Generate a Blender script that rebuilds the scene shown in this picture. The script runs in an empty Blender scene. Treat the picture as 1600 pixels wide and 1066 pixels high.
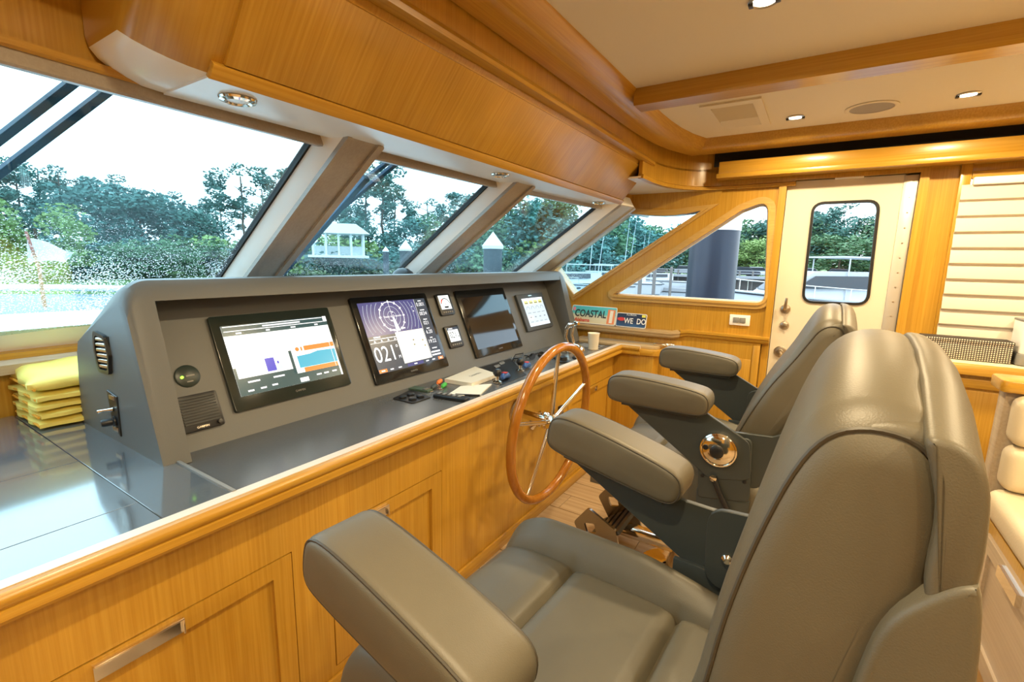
import bpy, bmesh, math, random
from mathutils import Vector, Matrix
from mathutils.geometry import tessellate_polygon
random.seed(7)
PI = math.pi
scene = bpy.context.scene
COL = scene.collection

# ------------------------------------------------------------------ camera, sky, exposure
EYE = Vector((0, 0, 1.5))
CR = ((0.54199622, -0.13211158, 0.8299317), (-0.84017233, -0.10718524, 0.53162183), (0.01872303, -0.98542268, -0.16909049))
cam = bpy.data.cameras.new('camera'); camo = bpy.data.objects.new('camera', cam); COL.objects.link(camo)
cam.sensor_fit = 'HORIZONTAL'; cam.sensor_width = 36.0; cam.lens = 36.0 * 735 / 1600; cam.clip_start = 0.02; cam.clip_end = 900
camo.matrix_world = Matrix(((CR[0][0], -CR[0][1], -CR[0][2], EYE.x), (CR[1][0], -CR[1][1], -CR[1][2], EYE.y),
                            (CR[2][0], -CR[2][1], -CR[2][2], EYE.z), (0, 0, 0, 1)))
scene.camera = camo
world = bpy.data.worlds.new('overcast_sky'); scene.world = world; world.use_nodes = True
wn = world.node_tree.nodes; wl = world.node_tree.links
bg = wn['Background']
tc = wn.new('ShaderNodeTexCoord'); nz = wn.new('ShaderNodeTexNoise'); mp = wn.new('ShaderNodeMapping')
mp.inputs['Scale'].default_value = (1, 1, 3.0); nz.inputs['Scale'].default_value = 1.6; nz.inputs['Detail'].default_value = 4
rp = wn.new('ShaderNodeValToRGB')
rp.color_ramp.elements[0].position = 0.3; rp.color_ramp.elements[0].color = (0.62, 0.78, 0.94, 1)
rp.color_ramp.elements[1].position = 0.62; rp.color_ramp.elements[1].color = (0.86, 0.95, 1.0, 1)
wl.new(tc.outputs['Generated'], mp.inputs['Vector']); wl.new(mp.outputs['Vector'], nz.inputs['Vector'])
wl.new(nz.outputs['Fac'], rp.inputs['Fac']); wl.new(rp.outputs['Color'], bg.inputs['Color'])
bg.inputs['Strength'].default_value = 3.7
vs = scene.view_settings
vs.view_transform = 'Standard'; vs.look = 'None'; vs.gamma = 1.0; vs.use_curve_mapping = False; vs.exposure = 0.25
LAMP_W = 10.0                                  # each ceiling downlight
LAMP_C = (1.0, 0.78, 0.46)

# ------------------------------------------------------------------ materials
MATS = {}
def pbr(name, col, rough=0.5, metal=0.0, spec=0.5, coat=0.0, emit=None, es=1.0, noise=None, bump=None):
    if name in MATS: return MATS[name]
    m = bpy.data.materials.new(name); m.use_nodes = True; MATS[name] = m
    n = m.node_tree.nodes; l = m.node_tree.links; b = n['Principled BSDF']
    b.inputs['Base Color'].default_value = (*col, 1); b.inputs['Roughness'].default_value = rough
    b.inputs['Metallic'].default_value = metal; b.inputs['IOR'].default_value = 1.75 if name == 'slate_grey_worktop' else 1.5; b.inputs['Specular IOR Level'].default_value = spec
    b.inputs['Coat Weight'].default_value = coat; b.inputs['Coat Roughness'].default_value = 0.08
    if emit:
        b.inputs['Emission Color'].default_value = (*emit, 1); b.inputs['Emission Strength'].default_value = es
    if noise or bump:
        t = n.new('ShaderNodeTexCoord')
    if noise:
        sc, amt = noise
        z = n.new('ShaderNodeTexNoise'); z.inputs['Scale'].default_value = sc; z.inputs['Detail'].default_value = 5
        mx = n.new('ShaderNodeMix'); mx.data_type = 'RGBA'
        mx.inputs[6].default_value = (*[c * (1 - amt) for c in col], 1); mx.inputs[7].default_value = (*[min(1, c * (1 + amt)) for c in col], 1)
        l.new(t.outputs['Object'], z.inputs['Vector']); l.new(z.outputs['Fac'], mx.inputs[0]); l.new(mx.outputs[2], b.inputs['Base Color'])
    if bump:
        sc, st = bump
        z = n.new('ShaderNodeTexNoise'); z.inputs['Scale'].default_value = sc; z.inputs['Detail'].default_value = 3
        bp = n.new('ShaderNodeBump'); bp.inputs['Strength'].default_value = st; bp.inputs['Distance'].default_value = 0.002
        l.new(t.outputs['Object'], z.inputs['Vector']); l.new(z.outputs['Fac'], bp.inputs['Height']); l.new(bp.outputs['Normal'], b.inputs['Normal'])
    return m

def wood(name, c1, c2, axis, rough=0.32, fine=150, along=2.5, slant=False):
    if name in MATS: return MATS[name]
    m = bpy.data.materials.new(name); m.use_nodes = True; MATS[name] = m
    n = m.node_tree.nodes; l = m.node_tree.links; b = n['Principled BSDF']
    b.inputs['Roughness'].default_value = rough; b.inputs['Coat Weight'].default_value = 0.25; b.inputs['Coat Roughness'].default_value = 0.18
    t = n.new('ShaderNodeTexCoord'); mp = n.new('ShaderNodeMapping')
    s = [fine] * 3; s['xyz'.index(axis)] = along
    if slant: s = [fine, along, along]
    mp.inputs['Scale'].default_value = s
    z = n.new('ShaderNodeTexNoise'); z.inputs['Scale'].default_value = 1.0; z.inputs['Detail'].default_value = 3.5; z.inputs['Roughness'].default_value = 0.6
    r = n.new('ShaderNodeValToRGB'); r.color_ramp.elements[0].position = 0.32; r.color_ramp.elements[0].color = (*c2, 1)
    r.color_ramp.elements[1].position = 0.66; r.color_ramp.elements[1].color = (*c1, 1)
    mp2 = n.new('ShaderNodeMapping'); s2 = [9.0] * 3; s2['xyz'.index(axis)] = 0.6; mp2.inputs['Scale'].default_value = s2
    z2 = n.new('ShaderNodeTexNoise'); z2.inputs['Scale'].default_value = 1.0; z2.inputs['Detail'].default_value = 2
    mx = n.new('ShaderNodeMix'); mx.data_type = 'RGBA'; mx.blend_type = 'MULTIPLY'; mx.inputs[0].default_value = 0.35
    l.new(t.outputs['Object'], mp.inputs['Vector']); l.new(mp.outputs['Vector'], z.inputs['Vector']); l.new(z.outputs['Fac'], r.inputs['Fac'])
    l.new(t.outputs['Object'], mp2.inputs['Vector']); l.new(mp2.outputs['Vector'], z2.inputs['Vector'])
    l.new(r.outputs['Color'], mx.inputs[6]); l.new(z2.outputs['Fac'], mx.inputs[7]); l.new(mx.outputs[2], b.inputs['Base Color'])
    bp = n.new('ShaderNodeBump'); bp.inputs['Strength'].default_value = 0.08; bp.inputs['Distance'].default_value = 0.001
    l.new(z.outputs['Fac'], bp.inputs['Height']); l.new(bp.outputs['Normal'], b.inputs['Normal'])
    return m
W1, W2 = (0.63, 0.355, 0.045), (0.51, 0.255, 0.020)
WZ = wood('honey_wood_upright', W1, W2, 'z'); WX = wood('honey_wood_athwart', W1, W2, 'x'); WY = wood('honey_wood_foreaft', W1, W2, 'y')
WOV = wood('honey_wood_slanted', W1, W2, 'z', slant=True)
WFR = wood('light_honey_frame', (0.66, 0.42, 0.13), (0.56, 0.33, 0.08), 'y')
MTAUPE = wood('taupe_mullion_lining', (0.47, 0.43, 0.38), (0.42, 0.38, 0.33), 'y')
WLED = wood('pale_ledge_wood', (0.64, 0.48, 0.28), (0.56, 0.40, 0.21), 'y')
WPALE = wood('pale_wood_trim', (0.60, 0.49, 0.36), (0.52, 0.41, 0.29), 'x')
WFLOOR = wood('limed_floor_wood', (0.62, 0.47, 0.30), (0.46, 0.32, 0.18), 'y', 0.42, 60, 1.4)
WHEELW = wood('varnished_wheel_wood', (0.50, 0.205, 0.028), (0.38, 0.135, 0.014), 'z', 0.12, 60, 6)
CREAM = pbr('cream_headliner', (0.72, 0.65, 0.50), 0.7)
SOFW = pbr('soffit_gloss_cream', (0.86, 0.87, 0.85), 0.25)
WHITE = pbr('white_paint', (0.88, 0.88, 0.86), 0.35)
DOORW = pbr('door_cream_white', (0.68, 0.61, 0.48), 0.38)
GEL = pbr('white_gelcoat', (0.86, 0.88, 0.90), 0.3)
COUNTER = pbr('slate_grey_worktop', (0.105, 0.125, 0.145), 0.12, spec=1.0, coat=1.0, noise=(260, 0.12))
COUNTER2 = pbr('slate_grey_helm_top', (0.10, 0.105, 0.11), 0.26, spec=1.0, noise=(260, 0.10))
POD = pbr('taupe_grey_console', (0.115, 0.120, 0.118), 0.44, bump=(500, 0.12))
LEATH = pbr('taupe_leather', (0.112, 0.098, 0.067), 0.45, noise=(14, 0.10), bump=(700, 0.12))
LEATHD = pbr('taupe_leather_piping', (0.055, 0.048, 0.035), 0.5)
CHARM = pbr('charcoal_green_metal', (0.040, 0.047, 0.045), 0.42)
BLACK = pbr('black_plastic', (0.012, 0.013, 0.015), 0.35)
BLACKM = pbr('matt_black', (0.008, 0.008, 0.008), 0.7)
BEZ = pbr('bezel_black_glass', (0.014, 0.017, 0.020), 0.10, spec=0.6)
SCR_OFF = pbr('switched_off_screen', (0.012, 0.014, 0.018), 0.06, spec=0.7)
CHROME = pbr('polished_steel', (0.80, 0.76, 0.68), 0.10, 1.0)
NICKEL = pbr('brushed_nickel', (0.56, 0.50, 0.42), 0.28, 1.0)
YEL = pbr('yellow_microfibre', (0.92, 0.78, 0.20), 0.85, bump=(300, 0.4))
IVORY = pbr('ivory_vinyl', (0.70, 0.60, 0.42), 0.45, bump=(200, 0.3))
PAPER = pbr('white_paper', (0.80, 0.77, 0.68), 0.7)
BLIND = pbr('pleated_blind_fabric', (0.68, 0.61, 0.50), 0.8)
SLOT = pbr('dark_slot', (0.012, 0.010, 0.009), 0.8)
GREYP = pbr('grey_plastic', (0.22, 0.22, 0.21), 0.5)
ALU = pbr('aluminium_strip', (0.55, 0.52, 0.47), 0.4, 0.6)
BLUEW = pbr('wet_blue_black_rubber', (0.008, 0.085, 0.19), 0.3)
def emat(name, col, s=1.0): return pbr(name, tuple(c * 0.2 for c in col), 0.25, emit=col, es=s)
E_WHITE = emat('screen_white', (0.95, 1.0, 0.97), 1.15); E_TEAL = emat('screen_teal', (0.02, 0.075, 0.085), 0.9); E_NAVY = emat('screen_navy', (0.045, 0.05, 0.20), 1.0)
E_DARK = emat('screen_slate', (0.035, 0.055, 0.085), 0.9); E_ORANGE = emat('screen_orange', (0.90, 0.27, 0.05), 0.9); E_CYAN = emat('screen_cyan', (0.06, 0.44, 0.62), 0.95)
E_BLUE = emat('screen_blue', (0.06, 0.06, 0.55), 0.95); E_TEXT = emat('screen_text_white', (0.95, 0.97, 1.0), 1.1); E_PALE = emat('screen_pale_blue', (0.60, 0.72, 0.82), 1.0)
E_YELL = emat('screen_yellow', (0.80, 0.70, 0.16), 0.9); E_RED = emat('screen_red', (0.85, 0.08, 0.04), 1.0); E_BLK = emat('screen_ink', (0.01, 0.012, 0.02), 0.5)
E_GREEN = emat('green_led', (0.35, 0.9, 0.05), 2.5); E_CREAM = emat('screen_cream', (0.95, 0.93, 0.82), 1.05)
E_LAMP = emat('lamp_lens_glow', (1.0, 0.86, 0.62), 9.0)

def glass_mat(name, tint, drops=0.0, refl=0.9):
    m = bpy.data.materials.new(name); m.use_nodes = True; MATS[name] = m
    n = m.node_tree.nodes; l = m.node_tree.links; n.remove(n['Principled BSDF']); out = n['Material Output']
    tr = n.new('ShaderNodeBsdfTransparent'); tr.inputs['Color'].default_value = (*tint, 1)
    gl = n.new('ShaderNodeBsdfGlossy'); gl.inputs['Roughness'].default_value = 0.02
    fr = n.new('ShaderNodeFresnel'); fr.inputs['IOR'].default_value = 1.42
    mu = n.new('ShaderNodeMath'); mu.operation = 'MULTIPLY'; mu.inputs[1].default_value = refl * 0.5
    mix = n.new('ShaderNodeMixShader'); l.new(fr.outputs['Fac'], mu.inputs[0]); l.new(mu.outputs[0], mix.inputs['Fac'])
    l.new(tr.outputs[0], mix.inputs[1]); l.new(gl.outputs[0], mix.inputs[2]); last = mix
    if drops:
        t = n.new('ShaderNodeTexCoord'); mp = n.new('ShaderNodeMapping'); mp.inputs['Scale'].default_value = (1, 1, 1.0)
        v = n.new('ShaderNodeTexVoronoi'); v.inputs['Scale'].default_value = 160; v.inputs['Randomness'].default_value = 1
        z = n.new('ShaderNodeTexNoise'); z.inputs['Scale'].default_value = 5.0; z.inputs['Detail'].default_value = 3
        sep = n.new('ShaderNodeSeparateXYZ'); mr = n.new('ShaderNodeMapRange')       # rain gathers low on the raked pane
        mr.inputs['From Min'].default_value = 1.66; mr.inputs['From Max'].default_value = 1.42; mr.inputs['To Min'].default_value = 0.0; mr.inputs['To Max'].default_value = 1.0
        l.new(t.outputs['Object'], mp.inputs['Vector']); l.new(mp.outputs['Vector'], v.inputs['Vector']); l.new(t.outputs['Object'], z.inputs['Vector'])
        l.new(t.outputs['Object'], sep.inputs['Vector']); l.new(sep.outputs['Z'], mr.inputs['Value'])
        a = n.new('ShaderNodeMath'); a.operation = 'MULTIPLY'; l.new(mr.outputs[0], a.inputs[0]); l.new(z.outputs['Fac'], a.inputs[1])
        b2 = n.new('ShaderNodeMath'); b2.operation = 'MULTIPLY'; b2.inputs[1].default_value = 0.66 * drops; l.new(a.outputs[0], b2.inputs[0])
        cmp = n.new('ShaderNodeMath'); cmp.operation = 'LESS_THAN'; l.new(v.outputs['Distance'], cmp.inputs[0]); l.new(b2.outputs[0], cmp.inputs[1])
        m3 = n.new('ShaderNodeMath'); m3.operation = 'MULTIPLY'; m3.inputs[1].default_value = 0.55; l.new(cmp.outputs[0], m3.inputs[0])
        df = n.new('ShaderNodeBsdfTranslucent'); df.inputs['Color'].default_value = (0.85, 0.95, 1.0, 1)
        mm = n.new('ShaderNodeMixShader'); l.new(m3.outputs[0], mm.inputs['Fac']); l.new(mix.outputs[0], mm.inputs[1]); l.new(df.outputs[0], mm.inputs[2]); last = mm
    l.new(last.outputs[0], out.inputs['Surface'])
    return m
GL_W = glass_mat('rain_wet_windshield_glass', (0.80, 0.955, 1.0), 1.0, 0.35)
GL_W2 = glass_mat('lightly_wet_windshield_glass', (0.80, 0.955, 1.0), 0.55, 0.35)
GL_S = glass_mat('side_window_glass', (0.93, 0.96, 0.975), 0.0, 0.5)

# ------------------------------------------------------------------ mesh helpers
def link(name, me, mat=None, parent=None, smooth=False, angle=None):
    o = bpy.data.objects.new(name, me); COL.objects.link(o)
    if mat is not None:
        for m in (mat if isinstance(mat, (list, tuple)) else [mat]): me.materials.append(m)
    if smooth:
        me.polygons.foreach_set('use_smooth', [True] * len(me.polygons))
        me.set_sharp_from_angle(angle=math.radians(angle or 40))
    if parent is not None:
        o.parent = parent; o.matrix_parent_inverse = parent.matrix_basis.inverted()
    return o
def mk(name, verts, faces, mat, parent=None, smooth=False, angle=None):
    me = bpy.data.meshes.new(name); me.from_pydata([tuple(v) for v in verts], [], faces)
    bm = bmesh.new(); bm.from_mesh(me); bmesh.ops.recalc_face_normals(bm, faces=bm.faces); bm.to_mesh(me); bm.free()
    return link(name, me, mat, parent, smooth, angle)
def frombm(name, bm, mat, parent=None, smooth=False, angle=None):
    bmesh.ops.recalc_face_normals(bm, faces=bm.faces)
    me = bpy.data.meshes.new(name); bm.to_mesh(me); bm.free()
    return link(name, me, mat, parent, smooth, angle)
def tag(o, label, cat, group=None, kind=None):
    if label: o['label'] = label
    if cat: o['category'] = cat
    if group: o['group'] = group
    if kind: o['kind'] = kind
    return o
def struct(o, label=None, cat=None):
    o['kind'] = 'structure'
    if label: o['label'] = label
    if cat: o['category'] = cat
    return o
def thing(name, label, cat, loc, group=None, rz=0):
    o = bpy.data.objects.new(name, None); COL.objects.link(o); o.location = loc; o.rotation_euler = (0, 0, rz); o.empty_display_size = 0.05
    o.matrix_basis = Matrix.Translation(loc) @ Matrix.Rotation(rz, 4, 'Z')
    return tag(o, label, cat, group)
def add_box(bm, x0, x1, y0, y1, z0, z1, bev=0.0, seg=2):
    r = bmesh.ops.create_cube(bm, size=1.0)
    bmesh.ops.transform(bm, matrix=Matrix.Translation(((x0 + x1) / 2, (y0 + y1) / 2, (z0 + z1) / 2)) @ Matrix.Diagonal((abs(x1 - x0), abs(y1 - y0), abs(z1 - z0), 1)), verts=r['verts'])
    if bev:
        es = set(e for v in r['verts'] for e in v.link_edges)
        bmesh.ops.bevel(bm, geom=list(es), offset=bev, segments=seg, affect='EDGES', profile=0.5)
def box(name, x0, x1, y0, y1, z0, z1, mat, parent=None, bev=0.0, seg=2):
    bm = bmesh.new(); add_box(bm, x0, x1, y0, y1, z0, z1, bev, seg)
    return frombm(name, bm, mat, parent, bev > 0)
def add_prism(bm, pts, d, bev=0.0, seg=2):
    """pts: closed 3D polygon, d: extrusion vector"""
    d = Vector(d); a = [bm.verts.new(p) for p in pts]; b = [bm.verts.new(Vector(p) + d) for p in pts]; n = len(a)
    fs = [bm.faces.new(a), bm.faces.new(b[::-1])]
    for i in range(n): fs.append(bm.faces.new((a[i], b[i], b[(i + 1) % n], a[(i + 1) % n])))
    if bev:
        bmesh.ops.recalc_face_normals(bm, faces=fs)
        es = set(e for f in fs[:2] for e in f.edges)
        bmesh.ops.bevel(bm, geom=list(es), offset=bev, segments=seg, affect='EDGES', profile=0.5)
def prism(name, pts, d, mat, parent=None, bev=0.0, seg=2, smooth=None, angle=35):
    bm = bmesh.new(); add_prism(bm, pts, d, bev, seg)
    return frombm(name, bm, mat, parent, True if smooth is None else smooth, angle)
def prismx(name, yz, x0, x1, mat, parent=None, bev=0.0, seg=2): return prism(name, [(x0, y, z) for y, z in yz], (x1 - x0, 0, 0), mat, parent, bev, seg)
def prismz(name, xy, z0, z1, mat, parent=None, bev=0.0, seg=2): return prism(name, [(x, y, z0) for x, y in xy], (0, 0, z1 - z0), mat, parent, bev, seg)
def prismy(name, xz, y0, y1, mat, parent=None, bev=0.0, seg=2): return prism(name, [(x, y0, z) for x, z in xz], (0, y1 - y0, 0), mat, parent, bev, seg)
def holed(name, outer, holes, to3d, thick, mat, parent=None):
    """plate with holes: 2D outlines, to3d(u, v, d) places them, d running 0..thick"""
    polys = [[Vector((p[0], p[1], 0)) for p in outer]] + [[Vector((p[0], p[1], 0)) for p in h] for h in holes]
    tris = tessellate_polygon(polys); flat = [p for pl in polys for p in pl]; N = len(flat)
    v = [to3d(p.x, p.y, 0) for p in flat] + [to3d(p.x, p.y, thick) for p in flat]
    f = [tuple(t) for t in tris] + [tuple(i + N for i in t[::-1]) for t in tris]; k = 0
    for pl in polys:
        m = len(pl)
        for i in range(m): f.append((k + i, k + (i + 1) % m, k + (i + 1) % m + N, k + i + N))
        k += m
    return mk(name, v, f, mat, parent, True, 30)
def rpoly(pts, r, n=6):
    """round the corners of a 2D polygon; r a number or one per corner"""
    out = []; m = len(pts)
    for i, p in enumerate(pts):
        rr = r[i] if isinstance(r, (list, tuple)) else r
        p = Vector(p); a = Vector(pts[i - 1]) - p; b = Vector(pts[(i + 1) % m]) - p
        if rr <= 0: out.append(tuple(p)); continue
        ang = a.angle(b); t = min(rr / math.tan(ang / 2), 0.48 * a.length, 0.48 * b.length)
        A = p + a.normalized() * t; B = p + b.normalized() * t
        for k in range(n + 1):
            s = k / n; out.append(tuple((1 - s) ** 2 * A + 2 * s * (1 - s) * p + s * s * B))
    return out
def offset2(pts, d):
    m = len(pts); out = []; ar = sum(pts[i][0] * pts[(i + 1) % m][1] - pts[(i + 1) % m][0] * pts[i][1] for i in range(m)); sg = 1 if ar > 0 else -1
    for i in range(m):
        p = Vector(pts[i]); e1 = (p - Vector(pts[i - 1])); e2 = (Vector(pts[(i + 1) % m]) - p)
        if e1.length < 1e-9: e1 = e2
        if e2.length < 1e-9: e2 = e1
        n1 = Vector((e1.y, -e1.x)).normalized() * sg; n2 = Vector((e2.y, -e2.x)).normalized() * sg
        nn = n1 + n2
        if nn.length < 1e-6: nn = n1
        nn.normalize(); c = max(0.35, nn.dot(n1)); out.append(tuple(p + nn * d / c))
    return out
def chaikin(pts, k=2):
    for _ in range(k):
        o = []; m = len(pts)
        for i in range(m):
            p, q = pts[i], pts[(i + 1) % m]
            o.append((p[0] * .75 + q[0] * .25, p[1] * .75 + q[1] * .25)); o.append((p[0] * .25 + q[0] * .75, p[1] * .25 + q[1] * .75))
        pts = o
    return pts
def catmull(pts, n=8, closed=False):
    P = [Vector(p) for p in pts]; out = []; m = len(P); rng = range(m if closed else m - 1)
    for i in rng:
        p0 = P[i - 1] if (i > 0 or closed) else P[0]; p1 = P[i]; p2 = P[(i + 1) % m]; p3 = P[(i + 2) % m] if (closed or i + 2 < m) else P[-1]
        for k in range(n):
            t = k / n; out.append(0.5 * ((2 * p1) + (-p0 + p2) * t + (2 * p0 - 5 * p1 + 4 * p2 - p3) * t * t + (-p0 + 3 * p1 - 3 * p2 + p3) * t ** 3))
    if not closed: out.append(P[-1])
    return out
def add_tube(bm, path, r, n=8, closed=False, cap=True):
    P = [Vector(p) for p in path]; m = len(P); rings = []; nrm = None
    for i in range(m):
        if closed: t = P[(i + 1) % m] - P[i - 1]
        else: t = P[min(i + 1, m - 1)] - P[max(i - 1, 0)]
        t.normalize()
        if nrm is None:
            nrm = t.orthogonal().normalized()
        nrm = (nrm - t * nrm.dot(t)); nrm = nrm.normalized() if nrm.length > 1e-6 else t.orthogonal().normalized()
        bn = t.cross(nrm); rr = r[i] if isinstance(r, (list, tuple)) else r
        rings.append([bm.verts.new(P[i] + (nrm * math.cos(2 * PI * k / n) + bn * math.sin(2 * PI * k / n)) * rr) for k in range(n)])
    for i in range(m if closed else m - 1):
        a, b = rings[i], rings[(i + 1) % m]
        off = 0
        if closed and i == m - 1: off = min(range(n), key=lambda s: (a[0].co - b[s].co).length)
        for k in range(n): bm.faces.new((a[k], a[(k + 1) % n], b[(k + 1 + off) % n], b[(k + off) % n]))
    if cap and not closed: bm.faces.new(rings[0][::-1]); bm.faces.new(rings[-1])
def tube(name, path, r, mat, parent=None, n=8, closed=False):
    bm = bmesh.new(); add_tube(bm, path, r, n, closed); return frombm(name, bm, mat, parent, True, 50)
def add_lathe(bm, prof, o, axis, n=20, hollow=False):
    o = Vector(o); ax = Vector(axis).normalized(); u = ax.orthogonal().normalized(); v = ax.cross(u); rings = []
    for r, h in prof:
        if r < 1e-6: rings.append([bm.verts.new(o + ax * h)])
        else: rings.append([bm.verts.new(o + ax * h + (u * math.cos(2 * PI * k / n) + v * math.sin(2 * PI * k / n)) * r) for k in range(n)])
    for a, b in zip(rings, rings[1:]):
        for k in range(n):
            if len(a) == 1 and len(b) == 1: continue
            if len(a) == 1: bm.faces.new((a[0], b[k], b[(k + 1) % n]))
            elif len(b) == 1: bm.faces.new((a[k], b[0], a[(k + 1) % n]))
            else: bm.faces.new((a[k], b[k], b[(k + 1) % n], a[(k + 1) % n]))
    if hollow: return
    if len(rings[0]) > 1: bm.faces.new(rings[0][::-1])
    if len(rings[-1]) > 1: bm.faces.new(rings[-1])
def lathe(name, prof, o, axis, mat, parent=None, n=20, angle=35):
    bm = bmesh.new(); add_lathe(bm, prof, o, axis, n, name in ('rim', 'trim_ring', 'chrome_ring')); return frombm(name, bm, mat, parent, True, angle)
def sweep(name, path, prof, mat, parent=None, side=None, angle=35):
    """prof (s, z): s to the right of travel in plan, z up; path a list of 3D points"""
    P = [Vector(p) for p in path]; m = len(P); v = []; k = len(prof)
    for i in range(m):
        t1 = (P[i] - P[i - 1]) if i > 0 else (P[1] - P[0]); t2 = (P[i + 1] - P[i]) if i < m - 1 else t1
        t1 = Vector((t1.x, t1.y)).normalized(); t2 = Vector((t2.x, t2.y)).normalized(); n1 = Vector((t1.y, -t1.x)); n2 = Vector((t2.y, -t2.x))
        nn = (n1 + n2).normalized(); c = max(0.4, nn.dot(n1)); nn = nn / c
        for s, z in prof: v.append((P[i].x + nn.x * s, P[i].y + nn.y * s, P[i].z + z))
    f = []
    for i in range(m - 1):
        for j in range(k): f.append((i * k + j, i * k + (j + 1) % k, (i + 1) * k + (j + 1) % k, (i + 1) * k + j))
    f.append(tuple(range(k))[::-1]); f.append(tuple((m - 1) * k + j for j in range(k)))
    return mk(name, v, f, mat, parent, True, angle)
FONT = None
def text_mesh(s, size, extr=0.0, bold=0.0):
    cu = bpy.data.curves.new('lettering', 'FONT'); cu.body = s; cu.size = size; cu.align_x = 'CENTER'; cu.align_y = 'CENTER'; cu.extrude = extr; cu.offset = bold * size; cu.resolution_u = 3
    ob = bpy.data.objects.new('lettering', cu); COL.objects.link(ob); dg = bpy.context.evaluated_depsgraph_get()
    me = bpy.data.meshes.new_from_object(ob.evaluated_get(dg)); bpy.data.objects.remove(ob); bpy.data.curves.remove(cu); me.materials.clear()
    return me
def lettering(name, s, size, o, xd, yd, mat, parent, sx=1.0, bold=0.0):
    me = text_mesh(s, size, 0.0, bold); o = Vector(o); xd = Vector(xd).normalized(); yd = Vector(yd).normalized()
    for v in me.vertices: v.co = o + xd * v.co.x * sx + yd * v.co.y
    return link(name, me, mat, parent)

# ------------------------------------------------------------------ room shell
FZ = 0.28; CZ = 2.15; SX = 3.0                 # floor, headliner, starboard wall
PX, AY = -1.45, -2.6                           # port wall, aft bulkhead (behind the camera)
floor = struct(box('floor', PX, 3.1, AY, 2.1, FZ - 0.10, FZ - 0.012, pbr('underlay', (0.10, 0.07, 0.045), 0.8)))
me_pl = {}
def plank(x, y0, y1):
    key = round(y1 - y0, 3)
    if key not in me_pl:
        o = box('floor_plank', -0.073, 0.073, 0, y1 - y0, -0.012, 0, WFLOOR, None, 0.0012, 1); me_pl[key] = o.data; bpy.data.objects.remove(o)
    o = bpy.data.objects.new('floor_plank', me_pl[key]); COL.objects.link(o); o.parent = floor; o.location = (x, y0, FZ)
for i in range(16):
    x = 0.70 + 0.15 * i
    b = -1.0 + (0.43 * i) % 1.0
    y = -1.6
    cuts = [y] + [c for c in (b, b + 1.1) if y + 0.1 < c < 1.0] + [1.04]
    for a, c in zip(cuts, cuts[1:]): plank(x, a + 0.001, c - 0.001)
mkp = box('floor_rest', PX, 0.62, AY, 1.04, FZ - 0.012, FZ, WFLOOR, floor)
mkp2 = box('floor_rest', 0.62, 3.06, AY, -1.6, FZ - 0.012, FZ, WFLOOR, floor)

# windshield surface: raked pane, gently bowed in plan
def wy(x): return 0.02 - 0.05 * (x - 1.15) ** 2
WT = (1.215, 1.807); WB = (1.995, 1.262); WS = Vector((0, WB[0] - WT[0], WB[1] - WT[1])).normalized(); WN = Vector((0, -WS.z, WS.y))
if WN.y > 0: WN = -WN                          # points into the cabin (aft and down)
def wp(x, k, inn=0.0):
    return Vector((x, WT[0] + (WB[0] - WT[0]) * k + wy(x), WT[1] + (WB[1] - WT[1]) * k)) + WN * inn

# starboard wall with two raked side windows and the door opening
def X3(u, v, d): return (SX + d, u, v)
win_f = [(1.41, 1.272), (1.565, 1.455), (1.05, 1.812), (1.0, 1.803), (0.92, 1.794), (0.84, 1.788), (0.76, 1.789), (0.69, 1.796), (0.612, 1.808)]
win_a = rpoly([(1.135, 1.286), (0.232, 1.286), (0.268, 1.85), (0.40, 1.80)], [0.006, 0.05, 0.085, 0.03], 8)
DOY0, DOY1, DOZ = -0.355, 0.19, 1.945
BW = (-1.9, -0.52, 1.16, 1.93)                 # blind window aft of the door
wall_out = [(2.1, FZ - 0.1), (2.1, 1.2), (1.93, 1.25), (1.10, 1.84), (1.10, 2.3), (AY, 2.3), (AY, FZ - 0.1), (DOY0, FZ - 0.1), (DOY0, DOZ), (DOY1, DOZ), (DOY1, FZ - 0.1)]
holes = [win_f, win_a, [(BW[0], BW[2]), (BW[1], BW[2]), (BW[1], BW[3]), (BW[0], BW[3])]]
wall_s = struct(holed('wall_starboard', wall_out, holes, X3, 0.09, WZ))
for nm, w, d0, wd in (('window_1', win_f, 0.012, 0.030), ('window_2', win_a, 0.014, 0.032)):
    cen = [(sum(p[0] for p in w) / len(w)), (sum(p[1] for p in w) / len(w))]
    fr = holed(nm, offset2(w, wd), [offset2(w, -0.003)], lambda u, v, d, k=d0: (SX - k + d, u, v), 0.07, WFR); struct(fr)
    holed('outer_bead', offset2(w, wd + 0.004), [offset2(w, wd - 0.008)], lambda u, v, d, k=d0: (SX - k + 0.004 + d, u, v), 0.02, WFR, fr)
    holed('inner_bead', offset2(w, 0.012), [offset2(w, -0.001)], lambda u, v, d, k=d0: (SX - k - 0.007 + d, u, v), 0.02, WFR, fr)
    gv = [(SX + 0.045, u, v) for u, v in w] + [(SX + 0.051, u, v) for u, v in w]; N = len(w)
    mk('pane', gv, [tuple(range(N)), tuple(range(N, 2 * N))[::-1]], GL_W2 if nm == 'window_1' else GL_S, fr)
    if nm == 'window_2':
        holed('white_seal', offset2(w, -0.002), [offset2(w, -0.010)], lambda u, v, d: (SX + 0.030 + d, u, v), 0.014, GEL, fr)

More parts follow.
